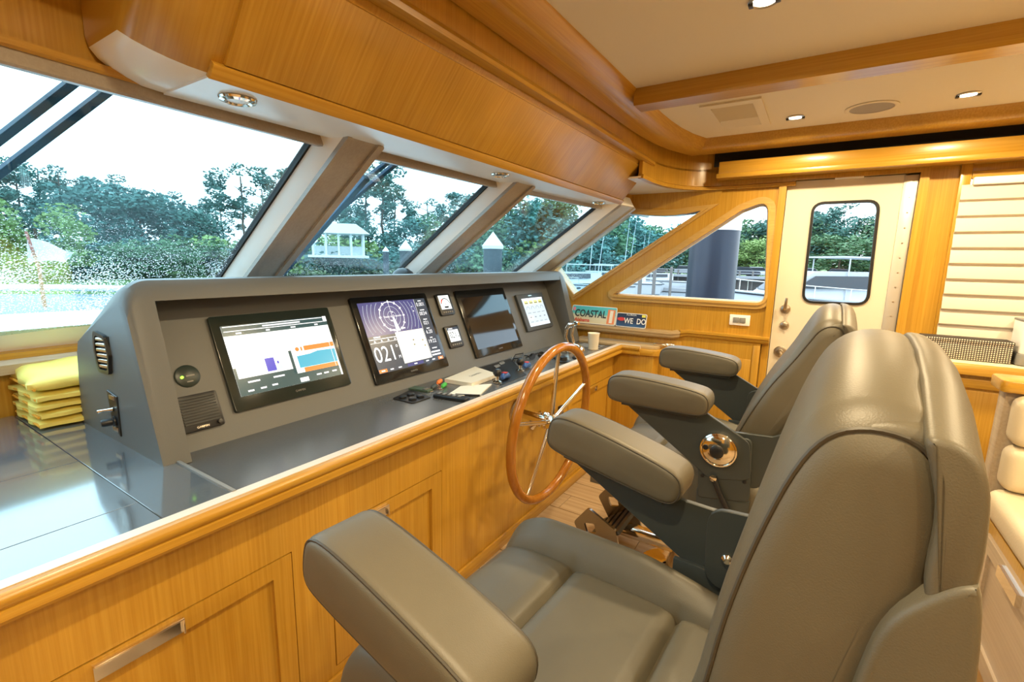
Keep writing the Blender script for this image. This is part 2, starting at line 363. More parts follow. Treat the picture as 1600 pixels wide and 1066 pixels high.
# front: header, corner, sill and mullions of the windshield
xs = [PX + (3.02 - PX) * i / 26 for i in range(27)]
def arc(name, prof, mat, x0=PX, x1=3.02, n=26, parent=None):
    pth = [(x0 + (x1 - x0) * i / n, wy(x0 + (x1 - x0) * i / n), 0) for i in range(n + 1)]
    return sweep(name, pth, [(-p[0], p[1]) for p in prof], mat, parent)
wallf = struct(arc('wall_front', [(1.172, 1.838), (1.30, 1.838), (1.30, 2.3), (1.172, 2.3)], WZ))
hd = struct(arc('trim_1', [(1.166, 1.804), (1.170, 1.800), (1.184, 1.800), (1.225, 1.836), (1.166, 1.838)], MTAUPE))
arc('bead', [(1.157, 1.830), (1.162, 1.826), (1.172, 1.828), (1.172, 1.842), (1.157, 1.842)], WX, parent=hd)
sill = struct(arc('trim_2', [(1.985, 1.268), (2.05, 1.205), (2.055, 1.195), (2.20, 1.195), (2.20, 1.25), (2.02, 1.268)], GEL))
arc('wood_bead', [(2.020, 1.178), (2.022, 1.196), (2.075, 1.202), (2.075, 1.178)], WX, parent=sill)
sled = struct(arc('trim_3', [(2.005, 1.135), (2.000, 1.165), (2.012, 1.178), (2.12, 1.178), (2.12, 1.125)], WPALE))
bpan = struct(arc('wall_dash_back', [(2.055, 0.90), (2.055, 1.14), (2.12, 1.14), (2.12, 0.90)], WZ))
MULL = [(0.852, 0.878, 0.996), (1.680, 1.707, 1.832), (2.622, 2.660, 2.824)]
for i, (a, c, d) in enumerate(MULL):
    def beam(name, sec, mat, par=None, bev=0.0, k0=-0.125):
        xm = (sec[0][0] + sec[-1][0]) / 2
        return prism(name, [wp(x, k0, q) for x, q in sec], wp(xm, 1.04) - wp(xm, k0), mat, par, bev)
    m = struct(beam('trim_%d' % (4 + i), [(a, -0.010), (a, 0.004), (c, 0.060), (d, 0.060), (d + 0.02, -0.010)], WHITE, None, 0.0015))
    beam('wood_face', [(c + 0.004, 0.0595), (d + 0.002, 0.0595), (d + 0.002, 0.066), (c + 0.004, 0.066)], MTAUPE, m, 0.002)
    beam('bead', [(c - 0.001, 0.056), (c + 0.016, 0.056), (c + 0.016, 0.072), (c - 0.001, 0.072)], MTAUPE, m, 0.004)
    beam('bead', [(d - 0.014, 0.056), (d + 0.010, 0.050), (d + 0.010, 0.074), (d - 0.014, 0.074)], MTAUPE, m, 0.005)
    beam('gasket', [(a - 0.005, -0.012), (a + 0.002, -0.012), (a + 0.002, 0.008), (a - 0.005, 0.008)], BLACKM, m)
# corner post where windshield meets the side
struct(prism('trim_7', [(2.955, 1.05, 1.83), (3.0, 1.05, 1.83), (3.0, 1.11, 1.83), (2.955, 1.16, 1.83)], wp(3, 1.0) - wp(3, 0.0), WPALE, None, 0.004))
panes = [(PX + 0.1, 0.86), (0.99, 1.69), (1.84, 2.63)]
for i, (a, b) in enumerate(panes):
    n = 6; v = []; f = []
    for k in range(n + 1):
        x = a + (b - a) * k / n
        v += [wp(x, -0.02), wp(x, 1.02), wp(x, -0.02, -0.008), wp(x, 1.02, -0.008)]
    for k in range(n):
        j = 4 * k; f += [(j, j + 1, j + 5, j + 4), (j + 2, j + 6, j + 7, j + 3)]
    g = struct(mk('window_%d' % (3 + i), v, f, GL_W if i == 0 else GL_W2))

# headliner, front crown and beam
ceil = struct(box('ceiling', PX, 3.1, AY, 1.3, CZ, CZ + 0.06, CREAM))
def crownprof(w=0.075, h=0.056): return [(0, 0.002), (-0.004, -0.010), (-0.012, -0.018), (-0.020, -0.034), (-0.040, -0.050), (-0.058, -0.054), (-w, -h), (-w - 0.06, -h), (-w - 0.06, 0.002)]
cpath = [(PX, 0.652, CZ), (2.05, 0.652, CZ)] + [(x, y, CZ) for x, y in ((2.20, 0.651), (2.34, 0.645), (2.48, 0.632), (2.62, 0.606), (2.735, 0.568))] + [(2.745, AY, CZ)]
crown = struct(sweep('trim_8', [(x, y, z) for x, y, z in cpath], crownprof(), WX))
fasc = [(PX, 0.79), (2.42, 0.795), (2.58, 0.79), (2.70, 0.772), (2.80, 0.742), (2.88, 0.700), (2.94, 0.64), (2.975, 0.57), (2.985, 0.48), (2.985, 0.15)]
fascia = struct(sweep('wall_front_fascia', [(x, y, 0) for x, y in fasc], [(0.0, 2.02), (0.0, 2.155), (-0.02, 2.155), (-0.02, 2.02)], WZ))
fas2 = fasc[1:]
sweep('curved_panel', [(x, y, 0) for x, y in fas2], [(0.0, 1.935), (0.0, 2.03), (-0.018, 2.03), (-0.018, 1.935)], WZ, fascia)
sweep('edge_bead', [(x, y, 0) for x, y in fas2], [(0.006, 1.918), (0.008, 1.935), (0.0, 1.94), (-0.02, 1.94), (-0.02, 1.918)], WX, fascia)
# underside of the curved shelf, pale where it faces down
und = [(2.42, 0.80)] + [(x, y + 0.006) for x, y in fas2[1:]] + [(2.99, 1.3), (2.42, 1.3)]
prismz('shelf_underside', [(2.42, 0.80), (2.58, 0.80), (2.70, 0.78), (2.80, 0.75), (2.88, 0.71), (2.94, 0.65), (2.975, 0.58), (2.995, 0.48), (2.995, 1.30), (2.42, 1.30)], 1.921, 1.930, SOFW, fascia)
# sloping wood lining between corner of windshield and shelf
lin = struct(mk('wall_corner_lining', [(2.55, 1.168, 1.835), (3.0, 1.09, 1.835), (3.0, 0.56, 1.825), (2.55, 1.165, 1.925), (2.99, 1.05, 1.922), (2.99, 0.5, 1.922)],
            [(0, 1, 4, 3), (1, 2, 5, 4)], WZ))
beam_ = struct(prismy('trim_9', [(1.858, CZ + 0.01), (1.850, CZ - 0.045), (1.856, CZ - 0.062), (1.944, CZ - 0.062), (1.950, CZ - 0.045), (1.942, CZ + 0.01)], AY, 0.66, WY, None, 0.003))
# slot and valance along the starboard side
struct(box('trim_10', 2.88, 2.905, -2.5, 0.52, 1.988, 2.052, WY, None, 0.004))
vshelf = struct(box('trim_11', 2.88, 3.0, -2.5, 0.53, 1.966, 1.990, WY, None, 0.003))
struct(box('trim_12', 2.955, 2.96, -2.5, 0.56, 2.04, 2.13, SLOT))
struct(box('trim_13', 2.80, 2.96, -2.5, 0.60, 2.112, 2.140, WY, None, 0.003))
struct(box('wall_port', PX - 0.08, PX, AY, 2.1, FZ, 2.2, WZ))
struct(box('wall_aft', PX, 3.0, AY - 0.08, AY, FZ, 2.2, WZ))
# roof over everything, so daylight comes only through glass
struct(box('ceiling_deck', PX - 0.1, 3.12, AY - 0.1, 1.31, 2.22, 2.30, GEL))

# door trim and post
dtrim = struct(holed('trim_14', [(DOY1 + 0.035, FZ), (DOY1 + 0.035, DOZ + 0.035), (DOY0 - 0.035, DOZ + 0.035), (DOY0 - 0.035, FZ), (DOY0, FZ), (DOY0, DOZ), (DOY1, DOZ), (DOY1, FZ)], [],
               lambda u, v, d: (SX - 0.018 + d, u, v), 0.03, WZ))
struct(box('trim_15', SX - 0.022, SX, -0.535, -0.495, 1.10, 2.0, WZ, None, 0.004))
struct(box('trim_16', SX - 0.022, SX, -2.4, -0.535, 1.90, 1.935, WY, None, 0.004))

# ------------------------------------------------------------------ door
struct(box('trim_18', SX + 0.055, SX + 0.095, DOY1 - 0.02, DOY1 + 0.02, FZ, DOZ, BLACKM)); struct(box('trim_19', SX + 0.055, SX + 0.095, DOY0 - 0.02, DOY1 + 0.02, DOZ - 0.02, DOZ + 0.02, BLACKM))
dr = thing('side_door', 'cream white side door with a round-cornered window, in the starboard wall', 'door', (SX, -0.08, FZ))
dw = rpoly([(0.055, 1.308), (-0.228, 1.312), (-0.215, 1.825), (0.060, 1.825)], 0.05, 6)
holed('door_leaf', [(DOY1 - 0.002, FZ), (DOY1 - 0.002, DOZ - 0.002), (DOY0 + 0.052, DOZ - 0.002), (DOY0 + 0.052, FZ)], [dw], lambda u, v, d: (SX + 0.012 + d, u, v), 0.045, DOORW, dr)
holed('window_gasket', offset2(dw, 0.007), [offset2(dw, -0.006)], lambda u, v, d: (SX + 0.006 + d, u, v), 0.03, BLACK, dr)
N = len(dw); mk('pane', [(SX + 0.028, u, v) for u, v in dw] + [(SX + 0.033, u, v) for u, v in dw], [tuple(range(N)), tuple(range(N, 2 * N))[::-1]], GL_S, dr)
hs = box('hinge_strip', SX + 0.006, SX + 0.05, DOY0 - 0.002, DOY0 + 0.056, FZ, DOZ - 0.006, ALU, dr, 0.003)
bm = bmesh.new()
for k in range(14): add_lathe(bm, [(0.004, 0), (0.004, 0.002), (0.0, 0.003)], (SX + 0.006, DOY0 + 0.026, 0.9 + k * 0.072), (-1, 0, 0), 8)
frombm('screws', bm, NICKEL, hs, True)
box('closer_strip', SX - 0.006, SX + 0.012, -0.14, -0.02, DOZ - 0.006, DOZ + 0.006, WHITE, dr, 0.002)
def rosette(name, y, z, r, par): return lathe(name, [(0, 0.02), (r * .35, 0.019), (r * .5, 0.012), (r * .85, 0.010), (r, 0.004), (r, 0)][::-1], (SX + 0.012, y, z), (-1, 0, 0), NICKEL, par, 20)
h = rosette('handle_rose', 0.132, 1.262, 0.026, dr)
tube('lever', [(SX - 0.02, 0.132, 1.262), (SX - 0.030, 0.132, 1.275), (SX - 0.030, 0.130, 1.325)], [0.008, 0.009, 0.006], NICKEL, h, 8)
rosette('lock_rose', 0.128, 1.172, 0.024, dr)
h = rosette('lower_lock_rose', 0.132, 1.02, 0.034, dr)
tube('thumb_turn', [(SX - 0.005, 0.132, 1.02), (SX - 0.03, 0.125, 1.008)], 0.008, NICKEL, h, 8)

# ------------------------------------------------------------------ starboard ledge, wainscot, switch, plates
led = thing('wall_ledge', 'wooden ledge running along the starboard wall below the side windows', 'ledge', (2.95, 0.8, 1.04))
lp = [(0, 0.0), (0.0, -0.012), (-0.008, -0.018), (-0.008, -0.030), (-0.02, -0.040), (-0.09, -0.040), (-0.09, 0.0)]
sweep('ledge_rail', [(2.905, 1.95, 1.082), (2.905, 0.71, 1.085), (2.925, 0.665, 1.092)], lp, WLED, led)
sweep('ledge_rail', [(2.925, 0.664, 1.094), (2.935, 0.630, 1.100), (2.940, 0.19, 1.100)], lp, WY, led)
lw = struct(box('wall_starboard_wainscot', 2.955, SX + 0.005, DOY1 + 0.04, 2.05, FZ, 1.06, WZ))
box('stile', 2.948, 2.957, DOY1 + 0.04, DOY1 + 0.075, FZ, 1.05, WZ, lw, 0.002)
for k, (a, b) in enumerate(((0.27, 0.60), (0.66, 0.86), (0.88, 1.28))):
    box('wainscot_panel', 2.951, 2.957, a, b, 0.42, 0.985 - (0.02 if k == 0 else -0.045), WZ, lw, 0.002)
sw = thing('wall_switch', 'cream wall switch with two dark rockers, below the aft side window', 'switch', (SX, 0.354, 1.155))
box('plate', SX - 0.010, SX + 0.002, 0.300, 0.408, 1.152, 1.213, WHITE, sw, 0.003)
for k in range(2): box('rocker', SX - 0.014, SX - 0.006, 0.322 + k * 0.034, 0.354 + k * 0.034, 1.167, 1.198, GREYP, sw, 0.002)

def plate(name, label, y0, y1, z0, h, mat, lean):
    t = thing(name, label, 'license plate', (2.945, (y0 + y1) / 2, z0))
    ux = Vector((0, -1, 0)); uz = Vector((math.sin(lean), 0, math.cos(lean))); n = ux.cross(uz); n = -n if n.x > 0 else n
    o = Vector((2.94, y0, z0)); w = y0 - y1
    def at(u, v, d=0): return o + ux * u + uz * v + n * d
    r = rpoly([(0, 0), (w, 0), (w, h), (0, h)], 0.012, 4)
    prism('plate_sheet', [at(u, v) for u, v in r], -n * 0.003, WHITE, t)
    r2 = offset2(r, -0.004); prism('plate_face', [at(u, v, 0.0006) for u, v in r2], -n * 0.0005, mat, t, smooth=False)
    return t, at, ux, uz
def ramp_mat(name, stops, axis='z', lo=0, hi=1, rough=0.4, nz=0.3, ns=25):
    m = bpy.data.materials.new(name); m.use_nodes = True; n = m.node_tree.nodes; l = m.node_tree.links; b = n['Principled BSDF']; b.inputs['Roughness'].default_value = rough
    t = n.new('ShaderNodeTexCoord'); sp = n.new('ShaderNodeSeparateXYZ'); mr = n.new('ShaderNodeMapRange'); mr.inputs['From Min'].default_value = lo; mr.inputs['From Max'].default_value = hi
    z = n.new('ShaderNodeTexNoise'); z.inputs['Scale'].default_value = ns; ad = n.new('ShaderNodeMath'); ad.operation = 'MULTIPLY_ADD'; ad.inputs[1].default_value = nz
    r = n.new('ShaderNodeValToRGB'); el = r.color_ramp.elements
    while len(el) < len(stops): el.new(0.5)
    for e, (p, c) in zip(el, stops): e.position = p; e.color = (*c, 1)
    sb = n.new('ShaderNodeMath'); sb.operation = 'SUBTRACT'; sb.inputs[1].default_value = nz * 0.5
    l.new(t.outputs['Object'], sp.inputs[0]); l.new(sp.outputs['XYZ'.index(axis.upper())], mr.inputs[0]); l.new(t.outputs['Object'], z.inputs['Vector'])
    l.new(z.outputs['Fac'], ad.inputs[0]); l.new(mr.outputs[0], ad.inputs[2]); l.new(ad.outputs[0], sb.inputs[0]); l.new(sb.outputs[0], r.inputs['Fac']); l.new(r.outputs['Color'], b.inputs['Base Color'])
    return m
PL1 = ramp_mat('beach_print', [(0.0, (0.70, 0.63, 0.42)), (0.42, (0.66, 0.66, 0.50)), (0.55, (0.10, 0.52, 0.55)), (1.0, (0.08, 0.48, 0.58))], 'z', 1.09, 1.21)
PL2 = ramp_mat('night_print', [(0.0, (0.03, 0.10, 0.25)), (0.35, (0.02, 0.03, 0.08)), (1.0, (0.015, 0.02, 0.05))], 'z', 1.09, 1.18)
INK = pbr('plate_ink', (0.02, 0.03, 0.04), 0.5); REDINK = pbr('red_ink', (0.62, 0.04, 0.03), 0.5); WINK = pbr('white_ink', (0.85, 0.85, 0.85), 0.5); ORINK = pbr('orange_ink', (0.75, 0.25, 0.10), 0.5)
PINK = pbr('pink_ink', (0.70, 0.25, 0.35), 0.5); YINK = pbr('yellow_ink', (0.75, 0.70, 0.10), 0.5)
t, at, ux, uz = plate('license_plate', 'turquoise beach-printed license plate reading COASTAL, on the wall ledge', 1.408, 1.085, 1.088, 0.122, PL1, 0.30)
lettering('lettering', 'COASTAL', 0.068, at(0.140, 0.066, 0.002), ux, uz, INK, t, 0.76, 0.022)
lettering('lettering', 'Alabama', 0.034, at(0.085, 0.022, 0.002), ux, uz, REDINK, t, 0.95, 0.02)
prism('sticker', [at(u, v, 0.0016) for u, v in ((0.262, 0.008), (0.314, 0.008), (0.314, 0.105), (0.262, 0.105))], (0.0004, 0, 0), ORINK, t, smooth=False)
prism('sticker', [at(u, v, 0.0022) for u, v in ((0.278, 0.015), (0.300, 0.015), (0.300, 0.098), (0.278, 0.098))], (0.0004, 0, 0), PAPER, t, smooth=False)
prism('flower_print', [at(0.018 + 0.011 * math.cos(k), 0.096 + 0.014 * math.sin(k), 0.0014) for k in [i * PI / 5 for i in range(10)]], (0.0004, 0, 0), PINK, t, smooth=False)
t, at, ux, uz = plate('license_plate', 'small dark blue license plate with white letters WE DO, on the wall ledge', 1.082, 0.882, 1.088, 0.092, PL2, 0.24)
lettering('lettering', 'WE', 0.050, at(0.085, 0.040, 0.002), ux, uz, WINK, t, 0.78, 0.015); lettering('lettering', 'DO', 0.050, at(0.168, 0.040, 0.002), ux, uz, WINK, t, 0.78, 0.015)
lettering('lettering', 'FLORIDA', 0.016, at(0.100, 0.080, 0.002), ux, uz, WINK, t)
prism('fish_print', [at(0.034 + 0.026 * math.cos(k), 0.050 + 0.012 * math.sin(k), 0.0014) for k in [i * PI / 5 for i in range(10)]], (0.0004, 0, 0), REDINK, t, smooth=False)
prism('sticker', [at(u, v, 0.0016) for u, v in ((0.168, 0.070), (0.192, 0.070), (0.192, 0.086), (0.168, 0.086))], (0.0004, 0, 0), YINK, t, smooth=False)

# ------------------------------------------------------------------ overhead cabinet with slanting face
oh = thing('overhead_cabinet', 'long overhead wooden locker above the windshield with a slanted front', 'cabinet', (1.5, 1.0, 1.82))
sec = rpoly([(0.964, 1.823), (0.800, 2.020), (0.800, 2.149), (1.163, 2.149), (1.163, 1.823)], [0.0, 0, 0, 0, 0.0], 2)
def ohsec(x, dy=0.0, dz=0.0): return [(x, 0.964 + dy, 1.823 + dz), (x, 0.815 + dy, 2.000), (x, 0.815 + dy, 2.149), (x, 1.160, 2.149), (x, 1.160, 1.823 + dz)]
v = []; f = []; XS = []
for k in range(7):                              # rounded port end
    a = k / 6 * PI / 2; XS.append((0.36 + 0.11 * (1 - math.sin(a)) if False else 0.36 + 0.11 * (1 - math.cos(a)), 0.11 * (1 - math.sin(a))))
XS.append((2.58, 0.0))
for x, dd in XS: v += ohsec(x, dd * 0.8, dd * 0.55)
for i in range(len(XS) - 1):
    for j in range(5): f.append((5 * i + j, 5 * i + (j + 1) % 5, 5 * i + 5 + (j + 1) % 5, 5 * i + 5 + j))
f.append((4, 3, 2, 1, 0)); L = 5 * (len(XS) - 1); f.append(tuple(L + j for j in range(5)))
cz_ = mk('carcase', v, f, [WOV, SOFW], oh, True, 50)
for p_ in cz_.data.polygons:
    if p_.normal.z < -0.6 and p_.center.y > 0.95: p_.material_index = 1
fd = Vector((0, 0.964 - 0.800, 1.823 - 2.020)); fd.normalize(); fn = Vector((0, -fd.z * -1, fd.y)); fn = Vector((0, fd.z, -fd.y)); fn = fn if fn.y < 0 else -fn
def ofp(x, s, d=0.0): return Vector((x, 0.815, 2.000)) + Vector((0, 0.149, -0.177)).normalized() * s + fn * d
FLEN = Vector((0, 0.149, -0.177)).length
def ofpanel(name, x0, x1, s0, s1, d0, d1, mat, par, bev=0.002): 
    return prism(name, [ofp(x0, s0, d0), ofp(x1, s0, d0), ofp(x1, s1, d0), ofp(x0, s1, d0)], fn * (d1 - d0), mat, par, bev)
ofpanel('locker_door', 0.49, 2.565, 0.012, FLEN - 0.026, -0.004, 0.010, WOV, oh)
ofpanel('bottom_rail', 0.47, 2.585, FLEN - 0.024, FLEN + 0.006, -0.006, 0.012, WX, oh, 0.004)
box('soffit_panel', 0.475, 2.575, 0.975, 1.155, 1.8185, 1.8235, SOFW, oh)
capr = struct(sweep('trim_17', [(PX, 0.79, 0), (2.56, 0.79, 0), (2.585, 0.80, 0)], [(0.014, 2.004), (0.016, 2.016), (0.008, 2.030), (-0.02, 2.034), (-0.02, 2.004)], WX))
prismx('end_block', [(0.80, 1.935), (0.80, 2.03), (0.86, 2.03), (0.90, 1.935)], 2.585, 2.60, WZ, oh)
def puck(x, lab):
    p = thing('soffit_light', lab, 'light', (x, 1.045, 1.8185), 'round lights under the overhead locker')
    lathe('chrome_ring', [(0.020, 0), (0.033, 0), (0.036, 0.002), (0.034, 0.006), (0.026, 0.009), (0.022, 0.006), (0.020, 0.0)][::-1], (x, 1.045, 1.8185), (0, 0, -1), CHROME, p, 24)
    lathe('lens', [(0.021, 0), (0.021, 0.005), (0.010, 0.006), (0, 0.006)], (x, 1.045, 1.8185), (0, 0, -1), SOFW, p, 20)
puck(0.565, 'round chrome soffit light nearest the rounded locker end'); puck(1.528, 'round chrome soffit light midway along the locker, above the second pane'); puck(2.477, 'round chrome soffit light at the far starboard end of the locker')

# ------------------------------------------------------------------ ceiling lights, vent, speaker
def downlight(x, y, lab, lens=True):
    p = thing('ceiling_downlight', lab, 'light', (x, y, CZ), 'recessed ceiling downlights')
    lathe('trim_ring', [(0.026, 0), (0.036, 0), (0.038, 0.003), (0.032, 0.006), (0.027, 0.003)][::-1], (x, y, CZ), (0, 0, -1), NICKEL, p, 24)
    lathe('lamp', [(0.0265, 0), (0.0265, 0.003), (0, 0.0035)], (x, y, CZ), (0, 0, -1), E_LAMP, p, 20)
    for s in (-1, 1): box('clip', x - 0.01, x + 0.01, y + s * 0.030 - 0.006, y + s * 0.030 + 0.006, CZ - 0.010, CZ - 0.001, BLACK, p, 0.002)
    li = bpy.data.lights.new('downlight_beam', 'AREA'); li.shape = 'DISK'; li.size = 0.07; li.energy = LAMP_W; li.color = LAMP_C; li.spread = PI * 0.94
    lo = bpy.data.objects.new('downlight_beam', li); COL.objects.link(lo); lo.location = (0, 0, -0.012); lo.parent = p
downlight(1.424, 0.185, 'round downlight in the main ceiling panel, left of the beam')
downlight(2.545, 0.159, 'small lit downlight between the ceiling vent and the round speaker')
downlight(2.527, -0.403, 'lit downlight aft of the round ceiling speaker')
for x, y, w_ in ((0.25, 0.185, 'directly above the worktop hatch, forward port row'), (-0.85, -0.10, 'nearest the port wall, forward'), (1.424, -0.80, 'aft of the beam light, in the main panel'), (0.25, -0.80, 'behind the near chair, port row'), (2.53, -1.1, 'farthest aft in the starboard panel'), (1.424, -1.8, 'by the aft bulkhead, middle row'), (0.25, -1.8, 'by the aft bulkhead, port row'), (-0.85, -1.2, 'nearest the port wall, aft')):
    downlight(x, y, 'added unseen ceiling downlight ' + w_)  # out-of-view downlights added to brighten the cabin
vt = thing('ceiling_vent', 'square cream louvred air vent in the starboard ceiling panel', 'vent', (2.385, 0.38, CZ))
holed('frame', [(2.18, 0.26), (2.60, 0.26), (2.60, 0.49), (2.18, 0.49)], [[(2.225, 0.295), (2.565, 0.295), (2.565, 0.455), (2.225, 0.455)]], lambda u, v, d: (u, v, CZ - 0.008 + d), 0.009, CREAM, vt)
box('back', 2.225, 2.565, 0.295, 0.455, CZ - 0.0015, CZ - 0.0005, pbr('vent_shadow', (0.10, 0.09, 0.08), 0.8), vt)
for k in range(9):
    x = 2.235 + k * 0.022; prismy('slat', [(x, CZ - 0.002), (x + 0.010, CZ - 0.011), (x + 0.013, CZ - 0.009), (x + 0.004, CZ - 0.001)], 0.296, 0.454, CREAM, vt)
for k in range(3):
    x = 2.442 + k * 0.042; prismy('slat', [(x, CZ - 0.002), (x + 0.026, CZ - 0.011), (x + 0.030, CZ - 0.009), (x + 0.006, CZ - 0.001)], 0.296, 0.454, CREAM, vt)
sp = thing('ceiling_speaker', 'round cream ceiling speaker grille between the two lit downlights', 'speaker', (2.545, -0.112, CZ))
lathe('rim', [(0.075, 0), (0.092, 0), (0.094, 0.003), (0.085, 0.006), (0.076, 0.004)][::-1], (2.545, -0.112, CZ), (0, 0, -1), CREAM, sp, 32)
lathe('grille', [(0.0765, 0), (0.0765, 0.003), (0, 0.004)], (2.545, -0.112, CZ), (0, 0, -1), pbr('speaker_mesh', (0.36, 0.33, 0.29), 0.8, bump=(900, 0.6)), sp, 32)

# ------------------------------------------------------------------ dash: worktop, wood nosing, cabinet fronts
top = thing('dash_worktop', 'slate grey dashboard worktop with a hatch, left of the instrument console', 'worktop', (0.0, 1.5, 0.96))
# one slab with a groove: build as separate slabs set a hair apart
def slab(nm, x0, x1, y0, y1, z=1.0, m=COUNTER): return box(nm, x0, x1, y0, y1, 0.96, z, m, top, 0.0012, 1)
slab('slab', 0.3405, 0.467, 1.0, 2.03); slab('hatch', -0.9, 0.3395, 1.1145, 1.9 - 0.4425); slab('slab', -0.9, 0.3395, 1.0, 1.1135); box('slab_end', -1.44, -0.901, 1.0, 1.78, 0.96, 1.0, COUNTER, top, 0.0012, 1); prismz('slab_under_towels', [(0.4675, 1.802), (0.62, 1.802), (0.62, 2.05), (0.4675, 2.05)], 0.96, 1.0, COUNTER, top, 0.0012, 1); prismz('slab', [(-0.9, 1.4585), (0.3395, 1.4585)] + [(x_, 2.05 + wy(x_)) for x_ in (0.3395, 0.1, -0.2, -0.5, -0.7, -0.9)], 0.96, 1.0, COUNTER, top, 0.0012, 1)

helm = thing('helm_worktop', 'matt grey helm worktop in front of the instrument screens', 'worktop', (1.6, 1.2, 0.955))
box('slab', 0.476, 2.74, 1.0, 1.80, 0.955, 0.990, COUNTER2, helm, 0.001, 1)
box('side_lip', 0.467, 0.476, 1.0, 1.262, 0.955, 1.004, GREYP, helm, 0.002)
nos = thing('dash_nosing', 'pale-edged honey wood nosing along the front of the dashboard', 'trim', (1.4, 0.98, 0.94))
npf = [(0.0, 1.0005), (0.014, 1.0005), (0.020, 0.998)]
npath = [(PX, 1.0, 0), (2.775, 1.0, 0), (2.80, 0.985, 0), (2.805, 0.86, 0)]
sweep('pale_sheen_strip', npath, [(-0.002, 0.985), (-0.002, 1.0015), (0.024, 1.0015), (0.024, 0.985)], pbr('pale_sheen_nosing_top', (0.72, 0.64, 0.56), 0.3), nos)  # pale wood edge, with its reflected light put into the whitish colour
sweep('wood_rail', npath, [(0.0242, 0.960), (0.0242, 1.0), (0.032, 0.998), (0.038, 0.991), (0.039, 0.984), (0.035, 0.976), (0.029, 0.973), (0.029, 0.970), (0.034, 0.968), (0.035, 0.954), (0.030, 0.946), (0.020, 0.942), (-0.03, 0.942), (-0.03, 0.960)], WX, nos)
# end block, port-facing return with a chrome grab rail
endb = rpoly([(2.805, 1.0), (2.95, 1.0), (2.95, 0.795), (2.76, 0.775), (2.73, 0.80), (2.765, 0.99)], [0, 0, 0.02, 0.03, 0.02, 0], 6)
prismz('end_cap', [(2.79, 1.31), (2.95, 1.31), (2.95, 0.79)] + [(2.945, 0.775), (2.925, 0.762), (2.84, 0.760), (2.815, 0.770), (2.80, 0.80), (2.80, 0.99), (2.775, 1.0), (2.775, 1.31)], 0.985, 1.003, WLED, nos, 0.002)
prismz('end_rail', [(2.95, 1.0), (2.95, 0.79), (2.945, 0.765), (2.925, 0.745), (2.84, 0.742), (2.805, 0.755), (2.783, 0.79), (2.783, 0.97), (2.77, 0.985), (2.77, 1.0)], 0.945, 0.985, WY, nos, 0.006)
prismz('slot_inlay', [(2.875, 1.28), (2.895, 1.28), (2.895, 0.80), (2.875, 0.80)], 1.0032, 1.004, GREYP, nos)
tube('grab_rail', [(2.86, 0.80, 1.012), (2.86, 0.76, 1.012), (2.875, 0.715, 1.012), (2.90, 0.69, 1.010)], 0.010, CHROME, nos, 10)

struct(box('baseboard_forward', PX, 2.80, 1.016, 1.0278, FZ, FZ + 0.055, WX, None, 0.003))
cab = thing('helm_cabinet', 'honey wood dashboard cabinet front with three framed drawer fronts', 'cabinet', (1.2, 1.03, FZ))
FR_ = [(0.15, 0.603, 0.36, 0.772), (0.717, 1.163, 0.36, 0.773), (2.16, 2.775, 0.36, 0.795)]
box('body', PX, 2.80, 1.042, 1.075, FZ, 0.957, pbr('dark_wood_gap', (0.10, 0.045, 0.01), 0.7), cab)
holed('face_frame', [(PX, FZ), (2.80, FZ), (2.80, 0.957), (PX, 0.957)], [[(x0 - .003, z0 - .003), (x1 + .003, z0 - .003), (x1 + .003, z1 + .003), (x0 - .003, z1 + .003)] for x0, x1, z0, z1 in FR_], lambda u, v, dd: (u, 1.028 + dd, v), 0.0145, WZ, cab)
box('return_panel', 2.80, 2.93, 0.78, 1.05, FZ, 0.945, WZ, cab, 0.004)
def front(x0, x1, z0, z1, hx0, hx1):
    d = holed('drawer_front', [(x0, z0), (x1, z0), (x1, z1), (x0, z1)], [[(x0 + 0.048, z0 + 0.05), (x1 - 0.048, z0 + 0.05), (x1 - 0.048, z1 - 0.044), (x0 + 0.048, z1 - 0.044)]], lambda u, v, dd: (u, 1.0265 + dd, v), 0.016, WZ, cab)
    box('inset_panel', x0 + 0.046, x1 - 0.046, 1.0375, 1.0418, z0 + 0.048, z1 - 0.042, WZ, d)
    hd_ = holed('handle', [(hx0, z1 - 0.040), (hx1, z1 - 0.040), (hx1, z1 - 0.008), (hx0, z1 - 0.008)], [], lambda u, v, dd: (u, 1.0205 + dd, v), 0.0070, CHROME, d)
    box('handle_lip', hx0, hx1, 1.013, 1.0215, z1 - 0.010, z1 - 0.006, CHROME, hd_, 0.001); box('handle_end', hx1 - 0.004, hx1, 1.013, 1.0215, z1 - 0.040, z1 - 0.008, CHROME, hd_, 0.001)
front(0.15, 0.603, 0.36, 0.772, 0.216, 0.361); front(0.717, 1.163, 0.36, 0.773, 0.768, 0.914); front(2.16, 2.775, 0.36, 0.795, 2.38, 2.52)

# ------------------------------------------------------------------ instrument console
con = thing('instrument_console', 'taupe grey instrument console with a rounded hood on the dashboard', 'console', (1.6, 1.5, 1.0))
side = rpoly([(1.257, 1.0), (1.815, 1.0), (1.755, 1.245), (1.40, 1.425), (1.385, 1.405)], [0, 0, 0.05, 0.02, 0.02], 5)
SIDEP = [(1.257, 0.992), (1.81, 0.992), (1.765, 1.215), (1.745, 1.25), (1.70, 1.27), (1.46, 1.425), (1.42, 1.437), (1.398, 1.434), (1.385, 1.418), (1.372, 1.385)]
